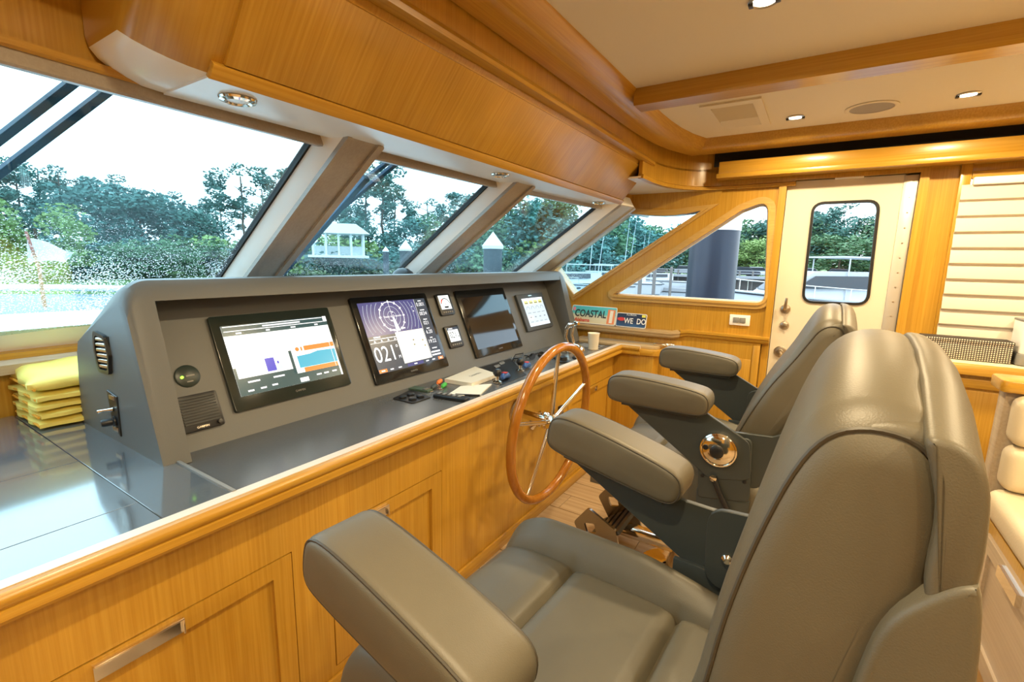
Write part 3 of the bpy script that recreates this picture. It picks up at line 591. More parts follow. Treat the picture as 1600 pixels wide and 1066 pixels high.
# end cheeks; hood top corner rounded in the athwart direction
def cheek(nm, x0, x1, outer):
    n = 8; R = 0.060; v = []; f = []; m = len(SIDEP)
    def cap(x):                                 # height limit near the outer edge
        d = abs(x - outer)
        return 1.437 if d >= R else 1.437 - R + math.sqrt(max(0, R * R - (R - d) ** 2))
    xs_ = [x0 + (x1 - x0) * k / n for k in range(n + 1)]
    for x in xs_:
        lim = cap(x)
        for y, z in SIDEP:
            q = max(0.0, (z - 1.30) / 0.137); v.append((x, y, z - q * (1.437 - lim)))
    for i in range(n):
        for j in range(m): f.append((i * m + j, i * m + (j + 1) % m, (i + 1) * m + (j + 1) % m, (i + 1) * m + j))
    f.append(tuple(range(m))[::-1]); f.append(tuple(n * m + j for j in range(m)))
    return mk(nm, v, f, POD, con, True, 32)
ch_l = cheek('side_cheek', 0.440, 0.500, 0.440); cheek('side_cheek', 2.70, 2.78, 2.78)
prismx('hood', [(1.374, 1.384), (1.385, 1.418), (1.398, 1.434), (1.42, 1.437), (1.46, 1.425), (1.70, 1.27), (1.745, 1.25), (1.765, 1.215), (1.81, 0.992), (1.79, 0.992), (1.74, 1.2), (1.50, 1.385), (1.44, 1.392), (1.40, 1.384)], 0.4995, 2.7005, POD, con)
TV = Vector((0, 0.16, 0.36)).normalized(); NV = Vector((0, -TV.z, TV.y))
def pp(x, s, h=0.0): return Vector((x, 1.33, 1.0)) + TV * s + NV * h
prism('fascia_panel', [pp(0.4995, -0.012), pp(2.7005, -0.012), pp(2.7005, 0.425), pp(0.4995, 0.425)], -NV * 0.012, POD, con, smooth=False)
lipv = [pp(0.4995, 0.40, 0.0), pp(2.7005, 0.40, 0.0), pp(2.7005, 0.40, 0.012), pp(0.4995, 0.40, 0.012)]
tube('seam_bead', [(0.5005, 1.262 + 0.5 * 0.07, 1.0), (0.5005, 1.30 + 0.03, 1.12), (0.5005, 1.36 + 0.03, 1.26), (0.5005, 1.41, 1.36)], 0.003, GREYP, con, 6)
# vent and switch panel on the port cheek
ve = [(1.520, 1.186), (1.580, 1.192), (1.592, 1.250), (1.580, 1.300), (1.510, 1.285), (1.495, 1.235)]
vv = holed('air_vent', rpoly([(1.512, 1.188), (1.585, 1.186), (1.600, 1.245), (1.590, 1.298), (1.515, 1.290), (1.498, 1.240)], 0.015, 4), [rpoly([(1.518, 1.198), (1.576, 1.196), (1.589, 1.245), (1.580, 1.286), (1.520, 1.280), (1.507, 1.240)], 0.012, 4)], lambda u, v, d: (0.432 + d, u, v), 0.0095, BLACK, con)
box('vent_back', 0.4385, 0.4405, 1.505, 1.59, 1.195, 1.288, BLACKM, vv)
for k in range(6): prism('louvre', [(0.433, 1.513, 1.203 + k * 0.0145), (0.433, 1.583, 1.199 + k * 0.0145), (0.433, 1.583, 1.207 + k * 0.0145), (0.433, 1.513, 1.212 + k * 0.0145)], (0.0035, 0, 0.002), CHROME, vv, 0.0008, 1)
swp = prism('switch_panel', [(0.4365, 1.558, 1.140), (0.4365, 1.494, 1.132), (0.4365, 1.500, 1.022), (0.4365, 1.545, 1.040)], (0.004, 0, 0), BLACK, con, 0.0015, 1)
for z in (1.125, 1.038): box('label_plate', 0.4345, 0.437, 1.508, 1.542, z - 0.006, z + 0.006, NICKEL, swp, 0.001)
tube('toggle', [(0.436, 1.525, 1.092), (0.420, 1.533, 1.092), (0.408, 1.540, 1.090)], [0.006, 0.004, 0.005], CHROME, swp, 8)
lathe('knob', [(0.014, 0), (0.014, 0.004), (0.010, 0.006), (0.010, 0.026), (0.008, 0.029), (0, 0.029)], (0.436, 1.524, 1.060), (-1, 0.1, 0), BLACK, swp, 14)

def scr(parent, x0, x1, s0, s1, h, mat, name='graphic', r=0.0):
    pts = [(x0, s0), (x1, s0), (x1, s1), (x0, s1)]
    if r: pts = rpoly(pts, r, 3)
    o = mk(name, [pp(x, s, h) for x, s in pts], [tuple(range(len(pts)))], mat, parent); return o
def scrpoly(parent, pts, h, mat, name='graphic'): return mk(name, [pp(x, s, h) for x, s in pts], [tuple(range(len(pts)))], mat, parent)
def ring(parent, cx, cs, r, w, h, mat, a0=0, a1=2 * PI, n=40, name='graphic', ex=1.0, clip=None):
    v = []; f = []
    for k in range(n + 1):
        a = a0 + (a1 - a0) * k / n
        for q in (r - w / 2, r + w / 2): v.append((cx + q * math.cos(a) * ex, cs + q * math.sin(a)))
    for k in range(n):
        c = v[2 * k]
        if clip and not all(clip[0] <= v[2 * k + j][0] <= clip[1] and clip[2] <= v[2 * k + j][1] <= clip[3] for j in range(4)): continue
        f.append((2 * k, 2 * k + 1, 2 * k + 3, 2 * k + 2))
    return mk(name, [pp(x, s, h) for x, s in v], f, mat, parent)
XD = Vector((1, 0, 0))
def sbar(parent, q, x, sv, size, mat, h=0.0):
    """fine print too small to read: one short bar for each word"""
    w = len(q) * size * 0.5; scr(parent, x - w / 2, x + w / 2, sv - size * 0.28, sv + size * 0.28, h, mat, 'fine_print')
def stext(parent, s, x, sv, size, mat, h=0.0, sx=1.0): return lettering('lettering', s, size, pp(x, sv, h), XD, TV, mat, parent, sx)
def bezel(name, lab, cat, x0, x1, s0, s1, th, mat=BEZ, r=0.008, grp=None):
    t = thing(name, lab, cat, tuple(pp((x0 + x1) / 2, s0)), grp)
    prism('bezel', [pp(x, s, -0.002) for x, s in rpoly([(x0, s0), (x1, s0), (x1, s1), (x0, s1)], r, 4)], NV * (th + 0.002), mat, t, 0.002, 2)
    return t
# 1: wide chart display
t = bezel('navigation_display', 'wide lit navigation display with white chart and orange bands, nearest the towels', 'display', 0.656, 1.054, 0.060, 0.348, 0.012, pbr('bezel_green_black', (0.020, 0.030, 0.028), 0.15)); H = 0.0145
sc = scr(t, 0.680, 1.030, 0.100, 0.315, H, E_WHITE, 'screen')
scr(sc, 0.680, 1.030, 0.283, 0.315, H + .0006, E_TEAL); scr(sc, 0.684, 1.014, 0.310, 0.3125, H + .0012, E_TEXT); scr(sc, 0.684, 1.014, 0.2955, 0.298, H + .0012, E_TEXT); scr(sc, 1.016, 1.030, 0.296, 0.315, H + .0012, E_TEXT)
sbar(sc, 'x' * 30, 0.865, 0.304, 0.0085, E_TEXT, H + .0012); 
for x, q in ((0.725, '--.-'), (0.815, '0.0'), (0.90, '23.8'), (0.985, '7.2')): sbar(sc, q, x, 0.289, 0.0085, E_TEXT, H + .0012)
scr(sc, 0.680, 0.866, 0.100, 0.152, H + .0006, E_TEAL); scr(sc, 0.866, 1.023, 0.100, 0.134, H + .0006, E_TEAL); scr(sc, 0.858, 0.868, 0.134, 0.212, H + .0006, E_TEAL)
scr(sc, 0.680, 0.688, 0.152, 0.185, H + .0006, E_TEAL)
scr(sc, 0.777, 0.806, 0.158, 0.200, H + .0006, E_BLUE); scr(sc, 0.806, 0.826, 0.160, 0.175, H + .0006, E_PALE); scr(sc, 0.813, 0.819, 0.178, 0.186, H + .0006, E_BLUE)
scrpoly(sc, [(0.882, 0.150), (1.024, 0.150), (1.027, 0.196), (0.96, 0.198), (0.93, 0.192), (0.882, 0.190)], H + .0008, E_CYAN)
scr(sc, 0.914, 1.028, 0.205, 0.221, H + .0008, E_ORANGE); ring(sc, 0.890, 0.213, 0.0035, 0.007, H + .0008, E_ORANGE, n=14); scr(sc, 0.902, 0.908, 0.206, 0.219, H + .0008, E_ORANGE)
scr(sc, 0.895, 1.022, 0.134, 0.149, H + .001, E_ORANGE); scr(sc, 1.012, 1.0135, 0.134, 0.225, H + .0012, E_TEXT); scr(sc, 0.870, 0.9, 0.104, 0.118, H + .0012, E_TEXT)
for x, s, q in ((0.728, 0.138, '45.8 gph'), (0.806, 0.138, '2104 hrs'), (0.712, 0.112, 'Info'), (0.750, 0.113, 'Zoom'), (0.786, 0.115, 'Menu'), (0.940, 0.118, 'Auto'), (0.968, 0.118, 'Gain'), (1.000, 0.119, 'Menu')):
    sbar(sc, q, x, s, 0.009, E_TEXT, H + .0012)
stext(t, 'GARMIN', 0.862, 0.080, 0.009, GREYP, 0.0128)
# 2: radar display
t = bezel('radar_display', 'large lit radar display with circular range rings and the number 021', 'display', 1.156, 1.568, 0.031, 0.376, 0.012); H = 0.0145
sc = scr(t, 1.180, 1.546, 0.068, 0.351, H, E_DARK, 'screen')
scr(sc, 1.180, 1.478, 0.214, 0.351, H + .0005, E_NAVY); scr(sc, 1.318, 1.476, 0.086, 0.218, H + .0009, E_CREAM)
CLP = (1.182, 1.476, 0.220, 0.349)
for k, r in enumerate((0.062,)): ring(sc, 1.332, 0.286, r, 0.0028, H + .0012, E_TEXT)
for r in (0.022, 0.042, 0.085, 0.103, 0.121, 0.139): ring(sc, 1.332, 0.286, r, 0.0014, H + .0011, E_PALE, clip=CLP, n=64)
scrpoly(sc, [(1.331, 0.284), (1.340, 0.284), (1.352, 0.222), (1.330, 0.222)], H + .0013, E_TEXT); scr(sc, 1.3312, 1.3328, 0.222, 0.349, H + .0012, E_TEXT)
for k in range(12):
    a = k * PI / 6; scrpoly(sc, [(1.332 + q * math.cos(a + e), 0.286 + q * math.sin(a + e)) for q, e in ((0.057, -.05), (0.068, -.05), (0.068, .05), (0.057, .05))], H + .0013, E_TEXT)
stext(sc, 'Ready to Transmit', 1.334, 0.286, 0.0125, E_TEXT, H + .0016); 
for x, s, q in ((1.338, 0.303, 'N'), (1.322, 0.268, '12'), (1.312, 0.229, '1/4 nm'), (1.374, 0.231, '1/2'), (1.222, 0.209, 'Heading'), (1.456, 0.318, '+'), (1.458, 0.298, '-')): sbar(sc, q, x, s, 0.0095, E_TEXT, H + .0016)
scr(sc, 1.182, 1.318, 0.200, 0.2025, H + .0012, E_TEXT); scr(sc, 1.182, 1.318, 0.186, 0.1875, H + .0012, E_TEXT)
for k in range(4): scrpoly(sc, [(1.20 + k * 0.034, 0.190), (1.212 + k * 0.034, 0.190), (1.206 + k * 0.034, 0.198)], H + .0012, E_TEXT)
stext(sc, '021', 1.240, 0.137, 0.088, E_TEXT, H + .0014, 0.86); stext(sc, '\u00b0', 1.305, 0.152, 0.04, E_TEXT, H + .0014); stext(sc, 'M', 1.306, 0.118, 0.018, E_TEXT, H + .0014)
for s, a, b in ((0.324, 'Depth', '0.001'), (0.282, 'Heading', '0034'), (0.239, 'Course', '021'), (0.198, 'Speed', '6.20'), (0.155, 'Time', '19:22'), (0.108, 'Position', 'N 30 17.1')):
    (stext(sc, b, 1.510, s, 0.0235, E_TEXT, H + .0014, 0.95) if s > 0.12 else sbar(sc, b, 1.510, s, 0.012, E_TEXT, H + .0014)); sbar(sc, a, 1.510, s + 0.0165, 0.0075, E_TEXT, H + .0014)
sbar(sc, 'x' * 9, 1.510, 0.095, 0.012, E_TEXT, H + .0014); scr(sc, 1.478, 1.4795, 0.086, 0.349, H + .0012, E_TEXT)
scr(sc, 1.180, 1.546, 0.068, 0.085, H + .0012, E_DARK); scr(sc, 1.182, 1.222, 0.070, 0.083, H + .0014, E_ORANGE); scr(sc, 1.512, 1.543, 0.070, 0.083, H + .0014, E_ORANGE); scr(sc, 1.33, 1.42, 0.0705, 0.083, H + .0014, E_NAVY)
for x, q in ((1.202, 'Mark'), (1.246, 'Home'), (1.288, 'Info'), (1.375, 'Menu'), (1.444, 'Next'), (1.482, 'Back'), (1.528, 'MOB')): sbar(sc, q, x, 0.0765, 0.0085, E_TEXT, H + .0018)
for x, s in ((1.40, 0.172), (1.452, 0.165), (1.456, 0.140), (1.398, 0.152)): scr(sc, x, x + 0.008, s, s + 0.006, H + .0013, pbr('chart_mark', (0.3, 0.33, 0.25), 0.5))
stext(t, 'GARMIN', 1.358, 0.050, 0.010, GREYP, 0.0128)
# small gauges
for lab, s0, kind in (('small square instrument with a dial, right of the radar display, upper one', 0.262, 0), ('small square instrument showing 021, right of the radar display, lower one', 0.105, 1)):
    x0 = 1.628 if kind == 0 else 1.616; t = bezel('instrument_gauge', lab, 'gauge', x0, x0 + 0.098, s0, s0 + 0.104, 0.012, BLACK, 0.008, 'small square instruments on the console')
    sc = scr(t, x0 + 0.013, x0 + 0.085, s0 + 0.028, s0 + 0.096, 0.0125, E_WHITE, 'screen')
    if kind == 0:
        ring(sc, x0 + 0.05, s0 + 0.050, 0.030, 0.004, 0.0132, E_BLK, 0.15, PI - 0.15, 24); ring(sc, x0 + 0.05, s0 + 0.050, 0.030, 0.007, 0.0136, E_RED, 2.1, 2.85, 10)
        scrpoly(sc, [(x0 + 0.048, s0 + 0.048), (x0 + 0.052, s0 + 0.048), (x0 + 0.036, s0 + 0.076)], 0.0138, E_RED); sbar(sc, '12.8', x0 + 0.05, s0 + 0.038, 0.014, E_BLK, 0.0135)
    else:
        stext(sc, '021', x0 + 0.043, s0 + 0.058, 0.042, E_BLK, 0.0135, 0.8); sbar(sc, 'M', x0 + 0.078, s0 + 0.050, 0.012, E_BLK, 0.0135); scr(sc, x0 + 0.013, x0 + 0.085, s0 + 0.084, s0 + 0.096, 0.013, E_DARK); sbar(sc, 'Heading', x0 + 0.035, s0 + 0.090, 0.008, E_TEXT, 0.0135)
    for k in range(5): prism('button', [pp(x0 + 0.016 + k * 0.0145, s0 + 0.010, 0.011), pp(x0 + 0.026 + k * 0.0145, s0 + 0.010, 0.011), pp(x0 + 0.026 + k * 0.0145, s0 + 0.018, 0.011), pp(x0 + 0.016 + k * 0.0145, s0 + 0.018, 0.011)], NV * 0.0025, GREYP, t, 0.0006, 1)
# 3: dark display
t = bezel('switched_off_display', 'large switched-off black display to the right of the small instruments', 'display', 1.772, 2.194, 0.031, 0.376, 0.012, BEZ)
scr(t, 1.800, 2.168, 0.070, 0.352, 0.0125, SCR_OFF, 'screen'); stext(t, 'GARMIN', 1.985, 0.050, 0.010, GREYP, 0.0128)
# 4: engine monitor
t = bezel('engine_monitor', 'small grey-framed lit engine monitor at the starboard end of the console', 'display', 2.292, 2.600, 0.102, 0.327, 0.016, pbr('monitor_grey', (0.055, 0.065, 0.075), 0.4), 0.006)
sc = scr(t, 2.332, 2.570, 0.125, 0.298, 0.0165, E_PALE, 'screen')
for k in range(4): scr(sc, 2.350 + k * 0.054, 2.390 + k * 0.054, 0.262, 0.282, 0.0172, E_YELL); scr(sc, 2.354 + k * 0.054, 2.386 + k * 0.054, 0.2655, 0.270, 0.0178, E_BLK)
scr(sc, 2.332, 2.570, 0.289, 0.298, 0.0172, E_TEXT); scr(sc, 2.334, 2.568, 0.128, 0.142, 0.0172, E_TEXT); scr(sc, 2.338, 2.40, 0.168, 0.190, 0.0172, E_CREAM)
GR_ = emat('screen_grey', (0.33, 0.40, 0.46), 0.9)
for k in range(4):
    ring(sc, 2.37 + k * 0.054, 0.228, 0.018, 0.004, 0.0174, GR_, 0, PI, 14); scr(sc, 2.352 + k * 0.054, 2.388 + k * 0.054, 0.205, 0.209, 0.0174, GR_); scr(sc, 2.352 + k * 0.054, 2.384 + k * 0.054, 0.150, 0.154, 0.0174, GR_)
    scr(sc, 2.360 + k * 0.054, 2.380 + k * 0.054, 0.176, 0.184, 0.0174, GR_)
scr(t, 2.42, 2.46, 0.311, 0.316, 0.0165, NICKEL, 'badge')
# round alarm and speaker at the port end
t = thing('alarm_panel', 'small round dark alarm panel with a green light, above the square speaker', 'gauge', tuple(pp(0.568, 0.19)))
lathe('body', [(0.031, -0.002), (0.031, 0.003), (0.028, 0.005), (0, 0.005)], pp(0.568, 0.19), NV, pbr('dark_green_plastic', (0.018, 0.032, 0.028), 0.35), t, 24)
lathe('led', [(0.004, 0), (0.004, 0.003), (0, 0.004)], pp(0.553, 0.188, 0.005), NV, E_GREEN, t, 8); sbar(t, 'x' * 6, 0.574, 0.190, 0.007, GREYP, 0.0056); sbar(t, 'x' * 5, 0.57, 0.174, 0.006, GREYP, 0.0056)
t = bezel('console_speaker', 'square black ribbed loudspeaker low at the port end of the console', 'speaker', 0.517, 0.621, 0.038, 0.136, 0.014, BLACK, 0.006)
bm = bmesh.new()
for k in range(10):
    s = 0.056 + k * 0.0076
    add_prism(bm, [pp(0.525, s, 0.014), pp(0.613, s, 0.014), pp(0.613, s + 0.004, 0.014), pp(0.525, s + 0.004, 0.014)], NV * 0.003)
frombm('grille_ribs', bm, pbr('ribbed_black', (0.022, 0.026, 0.025), 0.5), t)
lathe('volume_knob', [(0.006, 0), (0.006, 0.007), (0, 0.008)], pp(0.608, 0.048, 0.014), NV, BLACK, t, 12); stext(t, 'GARMIN', 0.566, 0.046, 0.008, NICKEL, 0.0146)

# ------------------------------------------------------------------ steering wheel
wc = Vector((1.650, 0.848, 0.846)); WR = 0.318; tl = math.radians(4.0)
WA = Vector((0, -math.cos(tl), math.sin(tl) * -1)); WU = Vector((0, -math.sin(tl), math.cos(tl)))    # axis points aft
def wpt(a, r, d=0.0): return wc + (Vector((1, 0, 0)) * math.cos(a) + WU * math.sin(a)) * r + WA * d
wh = thing('steering_wheel', 'large varnished wooden steering wheel with five chrome spokes', 'steering wheel', (1.65, 1.02, 0.846))
tube('rim', [wpt(2 * PI * k / 56, WR) for k in range(56)], 0.0185, WHEELW, wh, 12, True)
for k in range(5):
    a = PI / 2 + k * 2 * PI / 5 + math.radians(3)
    tube('spoke', [wpt(a, 0.03, -0.01), wpt(a, 0.16, -0.006), wpt(a, WR - 0.008)], [0.010, 0.0085, 0.008], CHROME, wh, 10)
lathe('hub', [(0.022, -0.045), (0.036, -0.040), (0.036, -0.030), (0.030, -0.022), (0.034, -0.010), (0.034, 0.008), (0.026, 0.016), (0.014, 0.022), (0, 0.024)], wc, WA, CHROME, wh, 24)
lathe('shaft', [(0.020, -0.190), (0.018, -0.04)], wc, WA, CHROME, wh, 16)
lathe('mounting_flange', [(0.055, -0.186), (0.055, -0.176), (0.030, -0.165)], wc, WA, NICKEL, wh, 24)
lk = thing('wheel_lock', 'chrome wing-headed lock knob on the cabinet front behind the steering wheel', 'knob', (1.80, 1.0, 0.77))
lathe('base', [(0.042, 0), (0.042, 0.006), (0.03, 0.012), (0.012, 0.030), (0, 0.032)], (1.80, 1.029, 0.775), (0, -1, 0), CHROME, lk, 20)
for q in range(4):
    a = q * PI / 2 + 0.5; c = Vector((1.80 + 0.03 * math.cos(a), 0.985, 0.79 + 0.036 * math.sin(a)))
    tube('wing', [(1.80, 0.995, 0.785), c, c + (c - Vector((1.80, 0.985, 0.79))) * 0.35], [0.010, 0.014, 0.006], CHROME, lk, 8)
hk = thing('cable_hook', 'black hook and cord end on the cabinet front, right of the wheel', 'hook', (2.02, 1.02, 0.6))
tube('hook', [(2.06, 1.02, 0.70), (2.06, 0.99, 0.62), (2.07, 0.96, 0.56), (2.10, 0.945, 0.54), (2.13, 0.95, 0.56), (2.14, 0.955, 0.59)], 0.010, BLACK, hk, 8)
box('back_plate', 2.045, 2.085, 1.014, 1.030, 0.66, 0.78, BLACK, hk, 0.004)

# ------------------------------------------------------------------ things on the helm worktop (z = 0.99)
HZ = 0.990
def quadz(name, pts, z0, th, mat, par=None, bev=0.0015): return prismz(name, pts, z0, z0 + th, mat, par, bev, 1)
b = thing('manual_booklet', 'thick cream booklet lying on the helm top below the black display', 'book', (1.57, 1.22, HZ))
quadz('page_block', [(1.455, 1.262), (1.468, 1.130), (1.660, 1.136), (1.715, 1.300)], HZ, 0.016, PAPER, b); quadz('cover', [(1.454, 1.263), (1.467, 1.129), (1.661, 1.135), (1.716, 1.301)], HZ + 0.016, 0.0015, pbr('cream_card', (0.72, 0.68, 0.56), 0.6), b, 0.0003)
lettering('lettering', 'GARMIN', 0.022, (1.59, 1.205, HZ + 0.0180), (1, 0.06, 0), (-.06, 1, 0), GREYP, b)
pd = thing('notepad', 'thin white notepad lying beside the black remote control', 'notepad', (1.39, 1.10, HZ))
quadz('sheets', [(1.290, 1.120), (1.395, 1.032), (1.545, 1.085), (1.440, 1.165)], HZ, 0.006, PAPER, pd, 0.0008); quadz('card_back', [(1.289, 1.120), (1.395, 1.030), (1.547, 1.085), (1.440, 1.167)], HZ, 0.0015, GREYP, pd, 0.0003)
rc = thing('remote_control', 'long black remote control beside the white notepad', 'remote', (1.30, 1.08, HZ))
quadz('body', rpoly([(1.262, 1.155), (1.285, 1.020), (1.325, 1.024), (1.300, 1.163)], 0.008, 3), HZ, 0.014, BLACK, rc, 0.003)
for k in range(5): quadz('button', [(1.280 + k * .003, 1.138 - k * .022), (1.302 + k * .003, 1.142 - k * .022), (1.300 + k * .003, 1.152 - k * .022), (1.278 + k * .003, 1.148 - k * .022)], HZ + 0.014, 0.002, GREYP, rc, 0.0004)
pn = thing('pen', 'thin black and silver pen lying at the edge of the notepad', 'pen', (1.37, 1.04, HZ))
tube('barrel', [(1.335, 1.105, HZ + .005), (1.378, 1.022, HZ + .005)], 0.0042, BLACK, pn, 8); tube('tip', [(1.378, 1.022, HZ + .005), (1.384, 1.010, HZ + .005)], [0.0042, 0.0015], CHROME, pn, 8)
cp = thing('control_pad', 'flat dark keypad with round buttons on the helm top below the radar display', 'keypad', (1.22, 1.22, HZ))
quadz('panel', rpoly([(1.165, 1.262), (1.166, 1.160), (1.262, 1.160), (1.290, 1.292)], 0.012, 3), HZ, 0.004, BLACK, cp, 0.001)
for x, y in ((1.195, 1.19), (1.235, 1.19), (1.19, 1.235), (1.232, 1.235)): lathe('dial', [(0.015, 0), (0.015, 0.006), (0.011, 0.009), (0, 0.009)], (x, y, HZ + .004), (0, 0, 1), BLACK, cp, 14)
cp2 = thing('key_fob_strip', 'slim green-edged cable tag lying behind the keypad', 'tag', (1.33, 1.26, HZ)); quadz('strip', [(1.285, 1.300), (1.300, 1.215), (1.330, 1.215), (1.325, 1.305)], HZ, 0.010, pbr('dull_green', (0.06, 0.10, 0.07), 0.5), cp2); quadz('clip', [(1.300, 1.225), (1.328, 1.225), (1.326, 1.24), (1.298, 1.24)], HZ + .01, 0.003, NICKEL, cp2, 0.0005)
for nm, lab, col, x, y in (('orange_lighter', 'small orange float tag behind the notepad', (0.85, 0.22, 0.04), 1.432, 1.270), ('green_marker', 'small green key float in front of the orange one', (0.06, 0.45, 0.06), 1.400, 1.218), ('grey_key_ring', 'bunch of dark keys beside the green key float', (0.05, 0.06, 0.05), 1.360, 1.235)):
    o = thing('key_float' if 'key' not in nm else 'key_bunch', lab, 'key float' if 'key' not in nm else 'keys', (x, y, HZ))
    tube('body', [(x - 0.025, y - 0.012, HZ + .009), (x - 0.012, y - 0.005, HZ + .010), (x + 0.012, y + 0.004, HZ + .010), (x + 0.026, y + 0.010, HZ + .008)], [0.005, 0.009, 0.009, 0.004], pbr(nm, col, 0.45), o, 10)
    tube('ring', [(x - 0.036 + 0.010 * math.cos(a), y - 0.016 + 0.010 * math.sin(a), HZ + .003) for a in [k * PI / 6 for k in range(12)]], 0.0018, CHROME, o, 6, True)
cpl = thing('thruster_panel', 'dark blue-black control panel set into the helm top beneath the joystick knobs', 'panel', (1.75, 1.18, HZ))
quadz('panel', [(1.56, 1.05), (1.78, 1.06), (2.03, 1.31), (1.74, 1.31)], HZ, 0.003, BLACK, cpl, 0.001)
for k in range(2): quadz('key', [(1.80 + k * .07, 1.24 + k * .02), (1.845 + k * .07, 1.245 + k * .02), (1.875 + k * .07, 1.275 + k * .02), (1.825 + k * .07, 1.272 + k * .02)], HZ + .003, 0.002, GREYP, cpl, 0.0005)
BLUEP = pbr('blue_plastic', (0.03, 0.09, 0.28), 0.3)
for x, y, lab in ((1.585, 1.085, 'black ball joystick with a blue tag, nearest the cream booklet'), (1.825, 1.12, 'black ball joystick with a blue tag, nearer the steering wheel')):
    j = thing('joystick', lab, 'joystick', (x, y, HZ), 'joysticks on the helm top')
    lathe('stem', [(0.020, 0), (0.020, 0.005), (0.009, 0.010), (0.007, 0.028)], (x, y, HZ + .003), (0, 0, 1), CHROME, j, 14)
    lathe('ball', [(0, 0), (0.011, 0.004), (0.0185, 0.015), (0.0185, 0.024), (0.012, 0.034), (0, 0.038)], (x, y, HZ + .026), (0, 0, 1), BLACK, j, 16)
    tube('tag_bag', [(x + 0.030, y - 0.006, HZ + .014), (x + 0.05, y + 0.004, HZ + .018), (x + 0.085, y + 0.006, HZ + .016), (x + 0.10, y + 0.004, HZ + .010)], [0.006, 0.014, 0.014, 0.006], BLUEP, j, 10); box('red_print', x + 0.055, x + 0.075, y - 0.004, y + 0.016, HZ + .030, HZ + .0335, REDINK, j, 0.001)
for x, y, a, lab in ((2.02, 1.24, 0.5, 'dark folded sunglasses on the helm top near the console panel'), (2.10, 1.20, -0.2, 'second pair of dark sunglasses, nearer the throttle')):
    g = thing('sunglasses', lab, 'glasses', (x, y, HZ)); ca, sa = math.cos(a), math.sin(a)
    def L(u, v, z): return (x + u * ca - v * sa, y + u * sa + v * ca, HZ + z)
    for s in (-1, 1): prism('lens', [L(s * 0.034 + 0.026 * math.cos(k), -0.01, 0.022 + 0.018 * math.sin(k)) for k in [i * PI / 5 for i in range(10)]], (0.002 * sa, -0.002 * ca, 0), SCR_OFF, g, 0.0005, 1); tube('temple', [L(s * 0.062, -0.008, 0.028), L(s * 0.05, 0.03, 0.022), L(-s * 0.03, 0.035 + s * .004, 0.006)], 0.003, BLACK, g, 6)
    tube('bridge', [L(-0.010, -0.01, 0.026), L(0, -0.012, 0.030), L(0.010, -0.01, 0.026)], 0.0025, BLACK, g, 6)
for k, (x, y, lab) in enumerate(((2.13, 1.05, 'black rotary control knob just inside the wheel rim'), (2.20, 1.12, 'black rotary control knob behind the wheel rim, beside the throttle base'), (2.27, 1.03, 'black rotary control knob nearest the worktop edge by the paper cup'))):
    o = thing('rotary_selector', lab, 'knob', (x, y, HZ), 'rotary knobs on the helm top'); lathe('base', [(0.034, 0), (0.034, 0.008), (0.024, 0.012)], (x, y, HZ), (0, 0, 1), BLACK, o, 18); lathe('cap', [(0.022, 0), (0.020, 0.016), (0.013, 0.020), (0, 0.020)], (x, y, HZ + .012), (0, 0, 1), GREYP if k == 1 else BLACK, o, 18)
th = thing('throttle_control', 'twin chrome throttle levers on a domed chrome base, beside the paper cup', 'throttle', (2.42, 1.13, HZ))
lathe('base', [(0.075, 0), (0.075, 0.012), (0.068, 0.028), (0.045, 0.045), (0, 0.05)], (2.42, 1.14, HZ), (0, 0, 1), CHROME, th, 24)
for s in (-1, 1):
    tube('lever', [(2.42 + s * 0.035, 1.145, HZ + .03), (2.42 + s * 0.040, 1.165, HZ + .09), (2.42 + s * 0.038, 1.160, HZ + .135)], [0.010, 0.009, 0.011], CHROME, th, 10)
    tube('grip', [(2.42 + s * 0.038, 1.160, HZ + .135), (2.42 + s * 0.036, 1.145, HZ + .158), (2.42 + s * 0.030, 1.120, HZ + .160)], [0.011, 0.014, 0.010], CHROME, th, 10)
cu = thing('paper_cup', 'white paper cup standing at the starboard end of the worktop', 'cup', (2.56, 1.07, HZ))
lathe('cup', [(0.026, 0), (0.0285, 0.004), (0.034, 0.095), (0.0355, 0.097), (0.034, 0.099), (0.032, 0.095), (0.027, 0.006), (0, 0.005)], (2.56, 1.07, HZ), (0, 0, 1), pbr('paper_cup_white', (0.85, 0.78, 0.63), 0.6), cu, 24)
lathe('cup_foot', [(0.0355, 0), (0.0355, 0.003), (0.0285, 0.004)], (2.56, 1.07, HZ), (0, 0, 1), NICKEL, cu, 24)
hp = thing('hatch_inlay', 'dark square access hatch in the worktop behind the paper cup', 'hatch', (2.66, 1.12, HZ)); quadz('cover', [(2.60, 1.06), (2.72, 1.06), (2.72, 1.20), (2.60, 1.20)], HZ, 0.002, GREYP, hp, 0.0005); quadz('latch', [(2.64, 1.07), (2.68, 1.07), (2.68, 1.09), (2.64, 1.09)], HZ + .002, 0.002, BLACK, hp, 0.0005)
cm = thing('compass_dome', 'black domed compass on the dash behind the console hood', 'compass', (1.62, 1.66, 1.30))
lathe('dome', [(0.062, 0), (0.062, 0.08), (0.058, 0.115), (0.044, 0.142), (0.022, 0.157), (0, 0.160)], (1.62, 1.66, 1.295), (0, 0, 1), BLACK, cm, 24); lathe('collar', [(0.075, 0), (0.075, 0.09), (0.062, 0.10)], (1.62, 1.66, 1.295), (0, 0, 1), BLACK, cm, 24)

